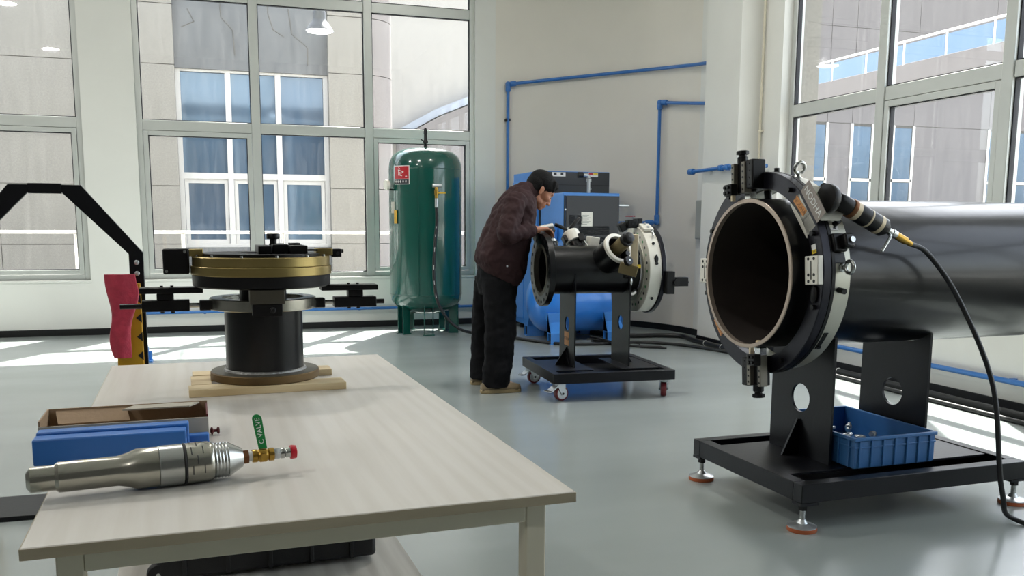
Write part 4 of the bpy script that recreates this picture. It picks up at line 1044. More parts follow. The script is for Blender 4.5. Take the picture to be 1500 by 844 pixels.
for dv, L_ in ((Vector((-0.90, -0.1, 0.36)), 0.115), (Vector((0.66, 0.1, 0.70)), 0.125), (Vector((-0.35, -0.5, -0.75)), 0.09)):
    dv = dv.normalized()
    MB().lathe([(0.008, 0.008), (0.008, 0.026), (0.013, 0.028), (0.013, L_ - 0.006), (0.010, L_)], hubp, dv, 16).build('handle_grip', 'black_metal', t1)
MB().cyl(e1 - n3d * 0.02 + Vector((0.055, -0.05, 0)), e1 - n3d * 0.12 + Vector((0.075, -0.06, 0)), 0.008, n=12).build('clamp_rod', 'steel', t1)
t2 = thing('nozzle_clamp', 'flat white clamp machine on the rear nozzle behind the hands', 'machine', (2.077, 5.900, 0), SROT, 'small clamps on rear nozzles')
e2 = n2 + n2d * 0.320
MB().box(e2 + n2d * 0.016, (0.150, 0.12, 0.028), rot=axis_rot(n2d)).build('clamp_plate', 'alloy_white', t2, 0.010)
MB().box(e2 - n2d * 0.018, (0.140, 0.11, 0.040), rot=axis_rot(n2d)).build('clamp_base', 'black_metal', t2, 0.006)
MB().torus(e2 + n2d * 0.044 + Vector((0.03, 0, 0.0)), (1, 0.3, 0), 0.018, 0.006, 22, 8).build('lifting_eye', 'zinc', t2)
MB().ell(e2 + n2d * 0.042 + Vector((-0.045, 0, 0.004)), (0.014, 0.014, 0.014)).build('ball_knob', 'brass', t2)
MB().lathe([(0.0605, -0.12), (0.066, -0.118), (0.066, -0.098), (0.0605, -0.096)], e2, n2d, 36, cap=False).build('steel_band', 'steel', t2)

# boring machine on the front nozzle
bm_ = thing('nozzle_boring_machine', 'olive and black boring machine with cutter on the front nozzle', 'machine', (2.077, 5.900, 0), SROT)
ne = nz0 + nd * 0.285
MB().lathe([(0.088, -0.004), (0.108, -0.004), (0.113, 0.0), (0.113, 0.020), (0.108, 0.024), (0.088, 0.024), (0.088, -0.004)], ne, nd, 56, cap=False).build('mounting_ring', 'alloy_white', bm_)
bd_ = Vector((0.24, -0.80, 0.50)).normalized()
MB().box(QC + Vector((0.435, 0.10, 0.185)), (0.075, 0.09, 0.085), rot=Euler((0, 0.15, 0)).to_matrix()).build('clamp_saddle', 'alloy_white', bm_, 0.006)
b0 = ne - nd * 0.05 + Vector((0.005, 0, 0.01))
MB().lathe([(0.045, 0), (0.045, 0.135), (0.040, 0.145)], b0, bd_, 36).build('spindle_body', 'olive_alloy', bm_)
MB().lathe([(0.040, 0.145), (0.046, 0.147), (0.046, 0.165), (0.038, 0.170)], b0, bd_, 36).build('spindle_nut', 'black_anod', bm_)
ed = b0 + bd_ * 0.170
MB().lathe([(0.036, 0.0), (0.036, 0.032), (0.030, 0.036)], ed, bd_, 32).build('end_cap', 'black_anod', bm_)
MB().lathe([(0.012, 0.0), (0.012, 0.0375)], ed, bd_, 16).build('drive_socket', 'vent_dark', bm_)
sx_ = b0 + bd_ * 0.135 + Vector((0.052, -0.02, 0.0))
MB().box(sx_ + Vector((0.012, 0, -0.055)), (0.05, 0.02, 0.21), rot=Euler((0.0, 0.0, -0.35)).to_matrix()).build('swing_arm', 'cream_metal', bm_, 0.004)
hd = sx_ + Vector((-0.002, -0.005, -0.185))
MB().box(hd + Vector((-0.03, 0, 0)), (0.125, 0.075, 0.075), rot=Euler((0.0, 0.25, -0.35)).to_matrix()).build('feed_head', 'olive_alloy', bm_, 0.005)
MB().box(hd + Vector((0.030, -0.040, 0.022)), (0.028, 0.0016, 0.024), rot=Euler((0, 0.0, -0.35)).to_matrix()).build('warning_label', 'label_yellow', bm_)
MB().lathe([(0.020, 0), (0.034, 0.002), (0.034, 0.022), (0.030, 0.026)], hd + Vector((-0.05, -0.03, 0.055)), (0.3, -0.85, 0.35), 10).build('feed_knob', 'black_metal', bm_)
MB().lathe([(0.006, 0.0), (0.006, 0.004)], hd + Vector((-0.05, -0.03, 0.055)) + Vector((0.3, -0.85, 0.35)).normalized() * 0.026, (0.3, -0.85, 0.35), 10).build('knob_screw', 'zinc', bm_)
MB().lathe([(0.016, 0), (0.018, 0.001), (0.018, 0.014)], hd + Vector((-0.05, -0.02, 0.105)), (0.3, -0.85, 0.35), 12).build('set_knob', 'black_metal', bm_)
MB().lathe([(0.030, 0), (0.034, 0.004), (0.034, 0.020), (0.024, 0.026)], hd + Vector((-0.03, 0, -0.034)), (0.1, -0.25, -1), 24).build('cutter_hub', 'black_anod', bm_)
MB().lathe([(0.006, 0), (0.008, 0.008), (0.010, 0.022), (0.007, 0.040), (0.001, 0.052)], hd + Vector((-0.012, -0.008, -0.056)), (0.05, -0.1, -1), 14).build('cutter_tip', 'steel', bm_)

# ring machine at the right end of the small pipe
rm = thing('flange_ring_machine', 'large white ring-shaped machine at the right end of the flanged pipe', 'machine', (2.077, 5.900, 0), SROT)
X0, X1 = 0.712, 0.800
MB().ring(QC, (1, 0, 0), 0.208, 0.302, X0, X1, 84, 0.003).build('white_ring', 'alloy_white', rm)
MB().ring(QC, (1, 0, 0), 0.185, 0.225, X0 - 0.012, X0 - 0.001, 72, 0.002).build('inner_ring', 'alloy_silver', rm)
MB().ring(QC, (1, 0, 0), 0.20, 0.312, X1, X1 + 0.030, 84, 0.003).build('rear_ring', 'ring_anod', rm)
for k in range(28):
    a = 2 * PI * k / 28
    q = QC + Vector((X0, 0.252 * math.cos(a), 0.252 * math.sin(a)))
    MB().cyl(q + Vector((-0.0015, 0, 0)), q + Vector((0.002, 0, 0)), 0.010, n=12).build('bolt_hole', 'gasket' if k % 2 else 'green_plastic', rm)
for k in range(3):
    a = R(90 + 120 * k + 25)
    d = Vector((0, math.cos(a), math.sin(a)))
    rot = Matrix((Vector((1, 0, 0)), Vector((1, 0, 0)).cross(d), d)).transposed()
    MB().box(QC + d * 0.188 + Vector((0.735, 0, 0)), (0.07, 0.03, 0.046), rot=rot).build('centring_jaw', 'black_anod', rm, 0.003)
def prim(deg, r, x):
    d = polar(0, 0, 1, deg); return QC + d * r + Vector((x, 0, 0)), d, Vector((1, 0, 0)).cross(d)
p, ra, ta = prim(20, 0.302, 0.756)
MB().box(p + ra * 0.012, (0.075, 0.105, 0.026), rot=Matrix((Vector((1, 0, 0)), ta, ra)).transposed()).build('gearbox', 'alloy_white', rm, 0.006)
for tt in (-0.03, 0.03):
    MB().cyl(p + ra * 0.025 + ta * tt, p + ra * 0.034 + ta * tt, 0.010, n=12).build('gearbox_bolt', 'zinc', rm)
p, ra, ta = prim(38, 0.302, 0.765)
MB().torus(p + ra * 0.026, (1, -0.5, 0.2), 0.018, 0.0065, 22, 8).build('eye_bolt', 'steel', rm)
for deg in (52, 128):
    p, ra, ta = prim(deg, 0.302, 0.756)
    MB().cyl(p - ra * 0.002, p + ra * 0.010, 0.010, n=12).build('stud', 'black_metal', rm)
p, ra, ta = prim(84, 0.3015, 0.760)
rot = Matrix((Vector((1, 0, 0)), ta, ra)).transposed()
MB().prism([(-0.016, 0.055), (0.0, -0.02), (0.016, 0.055), (0.010, 0.075), (-0.010, 0.075)], p - ra * 0.001, (1, 0, 0), -ta, -0.004).build('slot_pocket', 'black_metal', rm)
MB().box(p - ta * 0.055 + ra * 0.001, (0.008, 0.06, 0.005), rot=rot).build('slot_line', 'vent_dark', rm)
MB().cyl(p - ta * 0.022, p - ta * 0.022 + ra * 0.010, 0.010, n=12).build('slot_screw', 'black_metal', rm)
p, ra, ta = prim(0, 0.318, 0.690)
ub = MB().box(p + Vector((-0.012, -0.02, 0.002)), (0.070, 0.07, 0.058)).build('upper_tool_block', 'black_anod', rm, 0.006)
MB().cyl(p + Vector((-0.012, -0.058, 0.002)), p + Vector((-0.012, -0.054, 0.002)), 0.006, n=12).build('socket_screw', 'vent_dark', ub)
MB().box(p + Vector((0.045, 0.0, 0.006)), (0.040, 0.10, 0.072)).build('upper_tool_mount', 'black_metal', ub, 0.006)
MB().box(p + Vector((-0.07, 0.0, -0.02)), (0.05, 0.06, 0.06), rot=Euler((0, -0.5, 0)).to_matrix()).build('upper_tool_arm', 'black_metal', ub, 0.006)
q = QC + Vector((X1 + 0.018, -0.318, -0.075))
ob = MB().box(q + Vector((0.030, 0, 0.0)), (0.060, 0.06, 0.155)).build('outer_slide', 'black_anod', rm, 0.004)
MB().box(q + Vector((0.110, 0, 0.005)), (0.100, 0.06, 0.062)).build('outer_tool_head', 'black_anod', ob, 0.004)
MB().cyl(q + Vector((0.158, 0, 0.0)), q + Vector((0.172, 0, 0.0)), 0.008, n=12).build('outer_feed_screw', 'black_metal', ob)
MB().cyl(q + Vector((0.07, -0.045, 0.0)), q + Vector((0.07, -0.028, 0.0)), 0.022, n=16).build('outer_knob', 'black_metal', ob)
# ------------------------------------------------------------------ green air receiver by the window
gt = thing('air_tank', 'tall dark green upright air tank on legs beside the window', 'tank', (2.085, 9.56, 0))
TR = 0.385
prof = [(0.06, 0.205), (0.16, 0.215), (0.26, 0.245), (0.335, 0.295), (0.372, 0.350), (TR, 0.42), (TR, 1.73), (0.378, 1.80), (0.350, 1.865), (0.29, 1.915), (0.20, 1.945), (0.10, 1.958), (0.02, 1.960)]
MB().lathe(prof, (0, 0, 0), (0, 0, 1), 80).build('shell', 'tank_green', gt, ang=60)
for z in (0.42, 1.73):
    MB().torus((0, 0, z), (0, 0, 1), TR, 0.0035, 80, 6).build('seam_weld', 'tank_green', gt)
MB().bx(-0.155, -0.147, -0.362, -0.352, 0.42, 1.73).build('seam_weld', 'tank_green', gt)
for a in (205, 262, 338, 35, 120):
    d = Vector((math.cos(R(a)), math.sin(R(a)), 0)); t = Vector((-d.y, d.x, 0))
    rot = Matrix((d, t, Vector((0, 0, 1)))).transposed()
    lg = MB().box(d * 0.300 + t * -0.045 + Vector((0, 0, 0.185)), (0.09, 0.010, 0.37), rot=rot).build('leg', 'tank_green', gt, 0.002)
    MB().box(d * 0.300 + t * 0.045 + Vector((0, 0, 0.185)), (0.09, 0.010, 0.37), rot=rot).build('leg_flange', 'tank_green', lg, 0.002)
    MB().box(d * 0.300 + Vector((0, 0, 0.006)), (0.11, 0.12, 0.012), rot=rot).build('foot_plate', 'tank_green', lg, 0.002)
# relief valve on top
MB().lathe([(0.020, 1.955), (0.020, 1.985), (0.012, 1.987), (0.012, 2.00), (0.026, 2.005), (0.028, 2.03), (0.018, 2.045), (0.016, 2.10), (0.020, 2.105), (0.018, 2.15), (0.008, 2.165)], (0.005, 0, 0), (0, 0, 1), 18).build('relief_valve', 'black_metal', gt)
MB().tube([(0.0, 0, 2.02), (-0.03, -0.01, 2.035), (-0.045, -0.015, 2.045)], 0.006, 8).build('relief_lever', 'black_metal', gt)
def onshell(ang, z, r=TR): return Vector((r * math.cos(R(ang)), r * math.sin(R(ang)), z))
# curved warning sign
def shell_patch(a0, a1, z0, z1, r, m, nm, par, th=0.002, n=8):
    rings = []
    for k in range(n + 1):
        a = R(a0 + (a1 - a0) * k / n); c, s = math.cos(a), math.sin(a)
        rings.append([Vector((r * c, r * s, z0)), Vector(((r + th) * c, (r + th) * s, z0)), Vector(((r + th) * c, (r + th) * s, z1)), Vector((r * c, r * s, z1))])
    return MB().loft(rings).build(nm, m, par)
A0, A1 = 203, 233
sg = shell_patch(A0, A1, 1.565, 1.755, TR + 0.001, 'label_white', 'warning_sign', gt)
shell_patch(A0 + 1, A1 - 1, 1.620, 1.748, TR + 0.0032, 'label_red', 'sign_panel', sg, 0.0006)
def shell_stroke(pts, m, par, w=0.004, r=TR + 0.0042):
    MB().tube([onshell(a, z, r) for a, z in pts], w, 6).build('sign_mark', m, par)
for pts in ([(213, 1.735), (217, 1.720), (212, 1.712), (218, 1.700)], [(213, 1.712), (213, 1.655)], [(215, 1.705), (223, 1.690)], [(223, 1.690), (218, 1.675)], [(216, 1.690), (216, 1.655), (220, 1.650)], [(226, 1.645), (229, 1.645)]):
    shell_stroke(pts, 'label_white', sg, 0.0035)
shell_patch(A0 + 1, A1 - 1, 1.570, 1.614, TR + 0.0032, 'comp_dark', 'sign_caption', sg, 0.0006)
for k in range(5):
    a = A0 + 4 + k * 5
    shell_stroke([(a, 1.580), (a, 1.606)], 'label_white', sg, 0.003); shell_stroke([(a - 1.2, 1.598), (a + 1.4, 1.598)], 'label_white', sg, 0.0025)
# pressure gauge on the left side
g0 = onshell(196, 1.515, TR)
MB().cyl(g0, g0 + Vector((-0.045, -0.012, 0)), 0.009, n=12).build('gauge_stem', 'black_metal', gt)
gg = MB().lathe([(0.050, -0.018), (0.052, -0.014), (0.052, 0.014), (0.050, 0.018)], g0 + Vector((-0.062, -0.016, 0.045)), (1, 0.25, 0), 28).build('pressure_gauge', 'alloy_white', gt)
MB().cyl(g0 + Vector((-0.052, -0.014, 0)), g0 + Vector((-0.058, -0.016, 0.01)), 0.012, n=10).build('gauge_fitting', 'brass', gg)
# name plate bracket and tag
sb = onshell(200, 1.33, TR + 0.012)
MB().box(sb, (0.035, 0.008, 0.12)).build('name_plate_bracket', 'alloy_white', gt, 0.001)
sb = onshell(206, 1.235, TR + 0.010)
tg = MB().box(sb, (0.045, 0.008, 0.14), rz=R(206 - 90)).build('paper_tag', 'yellow', gt, 0.003)
# outlet valve and hose
vz = onshell(272, 1.55, TR)
MB().cyl(vz + Vector((0, 0.02, 0)), vz + Vector((0, -0.055, 0)), 0.022, n=16).build('outlet_pipe', 'zinc', gt)
MB().cyl(vz + Vector((-0.035, -0.055, 0)), vz + Vector((0.06, -0.055, 0)), 0.020, n=16).build('outlet_tee', 'zinc', gt)
ov = MB().lathe([(0.016, 0), (0.018, 0.004), (0.018, 0.03), (0.022, 0.034), (0.022, 0.075), (0.018, 0.08), (0.018, 0.11), (0.014, 0.112)], vz + Vector((0.005, -0.055, -0.015)), (0, 0, -1), 16).build('outlet_valve', 'brass', gt)
MB().box(vz + Vector((0.058, -0.068, -0.072)), (0.085, 0.008, 0.016)).build('valve_handle', 'yellow_handle', ov, 0.003)
MB().lathe([(0.017, 0), (0.017, 0.09)], vz + Vector((0.005, -0.055, -0.128)), (0, 0, -1), 14).build('hose_ferrule', 'zinc', ov)
ho = thing('air_hose', 'black rubber air hose hanging from the green tank valve and running over the floor', 'hose')
h0 = Vector((2.085, 9.56, 0)) + vz + Vector((0.005, -0.055, -0.222))
path = spline([h0, h0 + Vector((0.002, -0.002, -0.15)), (2.085, 9.105, 1.00), (2.062, 9.08, 0.66), (2.095, 9.07, 0.38), (2.20, 9.06, 0.19), (2.33, 9.06, 0.08), (2.48, 9.10, 0.03), (2.64, 9.05, 0.016), (2.80, 8.75, 0.016), (2.93, 8.42, 0.016), (3.12, 8.13, 0.016), (3.45, 8.04, 0.016), (3.9, 8.05, 0.016), (4.2, 7.76, 0.016), (4.36, 7.30, 0.016), (4.46, 6.8, 0.016), (4.50, 5.9, 0.016), (4.50, 4.5, 0.016), (4.50, 3.0, 0.016), (4.50, 1.0, 0.016)], 8)
MB().tube(path, 0.016, 10).build('hose', 'hose', ho)
for k in range(24):
    q = path[6 + k * 1] if 6 + k < len(path) else path[-1]
for k, i in enumerate((10, 14, 18, 22, 26, 30)):
    MB().tube([path[i] + Vector((-0.004, -0.0155, 0.0)), path[i + 1] + Vector((-0.004, -0.0155, 0))], 0.0025, 5).build('hose_print', 'label_white', ho)
fl_ = thing('floor_cable', 'thick black cable curving along the floor below the curved wall', 'cable')
MB().tube(spline([(3.72, 9.0, 0.02), (3.85, 8.66, 0.024), (4.05, 8.47, 0.024), (4.32, 8.44, 0.024), (4.52, 8.30, 0.024), (4.475, 8.0, 0.024), (4.470, 7.6, 0.024), (4.49, 7.3, 0.024), (4.60, 6.9, 0.024), (4.63, 6.0, 0.024), (4.63, 4.6, 0.024), (4.63, 2.0, 0.024)], 8), 0.024, 12).build('cable', 'hose', fl_)
for q in ((4.470, 7.75, 0.024), (4.475, 7.45, 0.024), (4.632, 5.95, 0.024)):
    MB().torus(q, (0, 1, 0), 0.025, 0.004, 18, 6).build('cable_tie', 'label_white', fl_)
wt = thing('wire_bundle', 'coiled bundle of thin black wires on the floor below the blue compressor tank', 'cable')
rnd = random.Random(5)
for k in range(5):
    MB().tube(spline([(3.42 + rnd.uniform(-.03, .03), 8.16, 0.03 + 0.012 * k), (3.50, 8.10 + rnd.uniform(-.02, .02), 0.022 + 0.01 * k), (3.62 + rnd.uniform(-.03, .03), 7.98 - 0.02 * k, 0.014 + 0.004 * k), (3.78, 7.84 - 0.02 * k, 0.010), (3.98, 7.74 - 0.03 * k, 0.010)], 6), 0.007, 6).build('wire', 'rubber', wt)
MB().tube(spline([(3.66, 8.21, 0.70), (3.665, 8.20, 0.45), (3.68, 8.16, 0.20), (3.72, 8.08, 0.05), (3.85, 7.92, 0.012)], 8), 0.005, 6).build('wire', 'rubber', wt)

# ------------------------------------------------------------------ blue compressor on its receiver
ac = thing('air_compressor', 'bright blue screw compressor with dark front panel mounted on a horizontal blue tank', 'compressor', (0, 0, 0))
TY, TZ, TRr = 8.60, 0.395, 0.315
MB().lathe([(0.03, 2.930), (0.12, 2.940), (0.20, 2.968), (0.265, 3.010), (0.302, 3.065), (TRr, 3.13), (TRr, 3.80), (0.302, 3.865), (0.265, 3.920), (0.20, 3.962), (0.12, 3.990), (0.03, 4.000)], (0, TY, TZ), (1, 0, 0), 64).build('receiver_tank', 'tank_blue', ac, ang=60)
for fxx in (3.02, 3.62):
    for sy in (-1, 1):
        yb = TY + sy * 0.36
        tb_ = MB()
        y0, y1 = yb - 0.055, yb + 0.055
        for bb in ((y0, y1, 0.0, 0.008), (y0, y1, 0.102, 0.11), (y0, y0 + 0.008, 0.008, 0.102), (y1 - 0.008, y1, 0.008, 0.102)):
            tb_.bx(fxx, fxx + 0.19, *bb)
        ft = tb_.build('tank_foot', 'comp_blue', ac, 0.002)
        MB().prism([(yb - 0.055, 0.11), (yb + 0.055, 0.11), (yb + (0.055 if sy < 0 else -0.16), 0.30), (yb + (0.16 if sy < 0 else -0.055), 0.30)] if sy < 0 else [(yb - 0.055, 0.11), (yb + 0.055, 0.11), (yb - 0.055, 0.30), (yb - 0.16, 0.30)], (fxx, 0, 0), (0, 1, 0), (0, 0, 1), 0.19).build('foot_web', 'comp_blue', ft, 0.003)
        MB().bx(fxx + 0.02, fxx + 0.18, y0 + 0.010, y1 - 0.010, 0.010, 0.100).build('foot_core', 'vent_dark', ft)
MB().bx(3.12, 3.80, 8.33, 8.93, 0.712, 0.745).build('deck', 'comp_blue', ac, 0.003)
MB().bx(3.18, 3.775, 8.312, 8.975, 0.75, 1.474).build('cabinet', 'comp_blue', ac, 0.006)
MB().bx(3.205, 3.768, 8.300, 8.3125, 0.76, 1.445).build('front_panel', 'comp_dark', ac, 0.003)
MB().bx(3.184, 3.200, 8.302, 8.3125, 0.76, 1.445).build('panel_gap', 'vent_dark', ac)
MB().cyl((3.197, 8.298, 1.31), (3.197, 8.304, 1.31), 0.008, n=10).build('panel_lock', 'zinc', ac)
def louvre(x0, x1, z0, z1, n, vertical=False):
    lv_ = MB().bx(x0, x1, 8.2975, 8.3005, z0, z1).build('vent', 'vent_dark', ac)
    for k in range(n):
        z = z0 + (k + 0.5) * (z1 - z0) / n
        MB().box(((x0 + x1) / 2, 8.296, z), (x1 - x0, 0.006, (z1 - z0) / n * 0.35), rot=Euler((0.5, 0, 0)).to_matrix()).build('louvre', 'comp_dark', lv_)
louvre(3.240, 3.295, 1.16, 1.255, 8); louvre(3.325, 3.375, 1.16, 1.255, 8)
for k in range(4):
    louvre(3.34 + k * 0.082, 3.415 + k * 0.082, 1.065, 1.152, 4)
for k in range(3):
    louvre(3.42 + k * 0.082, 3.495 + k * 0.082, 0.96, 1.045, 4)
MB().bx(3.34, 3.40, 8.297, 8.3005, 0.95, 1.03).build('vent', 'vent_dark', ac)
pp = MB().bx(3.363, 3.482, 8.2965, 8.2985, 1.148, 1.288).build('paper_notice', 'paper', ac)
for k in range(9):
    MB().bx(3.375, 3.375 + (0.06 if k in (0,) else 0.09 - 0.02 * (k % 3)), 8.2957, 8.2966, 1.268 - k * 0.0125, 1.2705 - k * 0.0125).build('notice_line', 'ink', pp)
MB().tube([(3.775, 8.42, 1.355), (3.925, 8.42, 1.355)], 0.016, 12).build('outlet_stub', 'zinc', ac)
MB().tube(spline([(3.775, 8.5, 1.25), (3.80, 8.5, 1.25), (3.805, 8.5, 1.2), (3.805, 8.5, 0.98)], 5), 0.018, 10).build('side_conduit', 'comp_blue', ac)
MB().lathe([(0.018, 0), (0.018, 0.15)], (3.56, 8.60, 1.474), (0, 0, 1), 16).build('riser_pipe', 'zinc', ac)
MB().lathe([(0.028, 0), (0.028, 0.03)], (3.56, 8.60, 1.595), (0, 0, 1), 16).build('riser_union', 'zinc', ac)
MB().tube(arc((3.53, 8.60, 1.63), 0, PI / 2, 0.030, 6, (1, 0, 0), (0, 0, 1)) + [Vector((3.49, 8.60, 1.66))], 0.020, 12).build('riser_elbow', 'zinc', ac)
MB().cyl((3.495, 8.60, 1.66), (3.445, 8.60, 1.66), 0.030, n=14).build('riser_nut', 'black_metal', ac)
# air-side bits on the left face
MB().bx(3.172, 3.180, 8.985, 9.005, 0.78, 1.40).build('side_seam', 'vent_dark', ac)
MB().bx(3.05, 3.175, 8.44, 8.60, 0.99, 1.13).build('filter_housing', 'comp_blue', ac, 0.008)
MB().bx(3.045, 3.120, 8.43, 8.61, 1.10, 1.15).build('filter_cap', 'panel_grey', ac, 0.008)

dr = thing('air_dryer', 'blue cabinet with dark upper panel standing behind the compressor against the curved wall', 'cabinet', (0, 0, 0))
MB().bx(3.18, 3.985, 9.045, 9.90, 0.06, 1.72).build('cabinet', 'comp_blue', dr, 0.006)
MB().bx(3.19, 3.978, 9.035, 9.0455, 0.10, 1.712).build('front_panel', 'comp_dark', dr, 0.002)
MB().bx(3.19, 3.978, 9.032, 9.0352, 1.575, 1.581).build('panel_seam', 'vent_dark', dr)
MB().bx(3.168, 3.181, 9.06, 9.48, 0.12, 1.645).build('side_panel', 'comp_blue', dr, 0.003)
MB().bx(3.168, 3.181, 9.50, 9.89, 0.12, 1.630).build('side_panel', 'comp_blue', dr, 0.003)
lb = MB().bx(3.325, 3.475, 9.0325, 9.0352, 1.665, 1.708).build('label_plate', 'label_white', dr)
for k in range(2):
    MB().bx(3.345 + k * 0.075, 3.375 + k * 0.075, 9.0318, 9.0326, 1.678, 1.704).build('label_mark', 'ink', lb)
lb = MB().bx(3.735, 3.845, 9.0325, 9.0352, 1.665, 1.712).build('warning_label', 'label_white', dr)
MB().bx(3.74, 3.79, 9.0318, 9.0326, 1.688, 1.710).build('label_mark', 'label_red', lb)
MB().bx(3.792, 3.842, 9.0318, 9.0326, 1.688, 1.710).build('label_mark', 'label_yellow', lb)
MB().ell((3.755, 9.03, 1.54), (0.016, 0.010, 0.016)).build('indicator', 'zinc', dr)
for x in (3.25, 3.9):
    for y in (9.12, 9.75):
        MB().cyl((x, y, 0), (x, y, 0.06), 0.03, n=14).build('foot', 'rubber', dr)

# ------------------------------------------------------------------ blue compressed-air pipes on the walls
def elbow_pipe(pts, r, rb=0.05):
    pts = [Vector(p) for p in pts]; out = [pts[0]]
    for a, b, c in zip(pts[:-2], pts[1:-1], pts[2:]):
        d0 = (a - b).normalized(); d1 = (c - b).normalized()
        for k in range(7):
            t = k / 6
            out.append(b + d0 * rb * (1 - t) ** 2 + d1 * rb * t ** 2)
    out.append(pts[-1]); return out
def fitting(q, ax, par, L=0.07, r=0.030):
    MB().lathe([(r * 0.85, -L / 2), (r, -L / 2 + 0.008), (r, L / 2 - 0.008), (r * 0.85, L / 2)], q, ax, 16).build('pipe_joint', 'pipe_blue', par)
pA = thing('blue_air_pipe', 'blue air pipe rising behind the compressor then running right up the curved wall', 'pipe', group='blue air pipes')
PA = [(3.187, 10.150, 0.90), (3.187, 10.150, 2.70)]
MB().tube(PA, 0.0185, 14).build('tube', 'pipe_blue', pA)
MB().tube(spline([(3.187, 10.15, 2.75), (3.392, 10.121, 2.777), (3.593, 10.068, 2.801), (3.785, 9.992, 2.821), (3.965, 9.894, 2.836), (4.132, 9.775, 2.848), (4.282, 9.638, 2.855), (4.413, 9.483, 2.857), (4.523, 9.314, 2.855), (4.61, 9.134, 2.848), (4.674, 8.944, 2.837), (4.712, 8.749, 2.821), (4.725, 8.55, 2.802), (4.725, 8.15, 2.77)], 3), 0.0185, 14).build('tube', 'pipe_blue', pA)
fitting((3.187, 10.15, 2.70), (0, 0, 1), pA); fitting((3.245, 10.142, 2.757), (1, -0.13, 0.13), pA)
MB().ell((3.187, 10.15, 2.750), (0.032, 0.032, 0.032)).build('pipe_elbow', 'pipe_blue', pA)
MB().box((3.187, 10.165, 2.35), (0.055, 0.06, 0.03)).build('pipe_clip', 'rubber', pA)
pB = thing('blue_air_pipe', 'blue air pipe dropping from the pier down beside the white ring machine', 'pipe', group='blue air pipes')
jx, jy = 4.603, 9.135
MB().tube(spline([(jx, jy, 2.488), (4.674, 8.944, 2.462), (4.715, 8.70, 2.432), (4.727, 8.40, 2.395), (4.727, 8.10, 2.362)], 5), 0.0185, 14).build('tube', 'pipe_blue', pB)
MB().tube(elbow_pipe([(jx, jy, 2.488), (jx, jy, 1.19), (4.05, 9.25, 1.18), (3.987, 9.26, 1.18)], 0.02), 0.0185, 14).build('tube', 'pipe_blue', pB)
fitting((jx, jy, 2.445), (0, 0, 1), pB); fitting((4.628, 9.073, 2.480), (0.35, -0.93, -0.12), pB)
fitting((jx, jy, 1.24), (0, 0, 1), pB); fitting((4.52, 9.152, 1.188), (1, -0.2, 0), pB, 0.09)
MB().ell((jx, jy, 2.484), (0.033, 0.033, 0.033)).build('pipe_elbow', 'pipe_blue', pB); MB().ell((jx, jy, 1.195), (0.035, 0.035, 0.035)).build('pipe_elbow', 'pipe_blue', pB)
MB().lathe([(0.03, -0.05), (0.034, -0.04), (0.034, 0.04), (0.03, 0.05)], (4.34, 9.19, 1.185), (1, -0.18, 0), 14).build('ball_valve', 'pipe_blue', pB)
MB().cyl((4.34, 9.19, 1.215), (4.34, 9.19, 1.255), 0.007, n=8).build('valve_stem', 'zinc', pB)
MB().box((4.31, 9.195, 1.257), (0.115, 0.012, 0.010)).build('valve_handle', 'red_plastic', pB, 0.002)
pC = thing('blue_air_pipe', 'short blue air pipe with end cap crossing the front of the white pier', 'pipe', group='blue air pipes')
MB().tube([(4.49, 8.20, 1.692), (4.49, 7.30, 1.703)], 0.0185, 14).build('tube', 'pipe_blue', pC)
fitting((4.49, 8.175, 1.692), (0, 1, 0), pC, 0.08, 0.032); MB().ell((4.49, 8.215, 1.692), (0.030, 0.022, 0.030)).build('end_cap', 'pipe_blue', pC)
fitting((4.49, 7.62, 1.699), (0, 1, 0), pC); fitting((4.49, 7.50, 1.700), (0, 1, 0), pC)
MB().bx(4.49, 4.54, 7.84, 7.87, 1.680, 1.712).build('pipe_clip', 'rubber', pC)
MB().tube(elbow_pipe([(4.49, 7.30, 1.703), (4.49, 7.24, 1.703), (4.74, 7.24, 1.703)], 0.02), 0.0185, 12).build('tube', 'pipe_blue', pC)
pD = thing('blue_air_pipe', 'long blue air pipe running low along the window wall above the skirting', 'pipe', group='blue air pipes')
MB().tube([(-0.86, 10.155, 0.218), (3.00, 10.155, 0.213)], 0.0165, 12).build('tube', 'pipe_blue', pD)
MB().cyl((-0.885, 10.155, 0.218), (-0.84, 10.155, 0.218), 0.024, n=14).build('end_cap', 'comp_dark', pD)
for x in (-0.2, 0.8, 1.45, 2.6):
    MB().bx(x - 0.012, x + 0.012, 10.155, 10.20, 0.195, 0.235).build('pipe_clip', 'pipe_blue', pD)
pE = thing('blue_air_pipe', 'blue air pipe running low along the right wall behind the big stand', 'pipe', group='blue air pipes')
MB().tube([(4.725, 7.36, 0.200), (4.725, -2.0, 0.200)], 0.0185, 12).build('tube', 'pipe_blue', pE)
for y in (6.8, 5.6, 4.4, 3.2):
    MB().bx(4.725, 4.77, y - 0.012, y + 0.012, 0.18, 0.22).build('pipe_clip', 'pipe_blue', pE)

# grey box on the wall beside the pier
eb = thing('wall_box', 'flat grey electrical box on the wall left of the white pier', 'box')
MB().bx(4.715, 4.752, 8.29, 8.47, 1.02, 1.42).build('body', 'panel_grey', eb, 0.003)
MB().bx(4.708, 4.7155, 8.30, 8.46, 1.03, 1.41).build('cover', 'panel_grey', eb, 0.002)

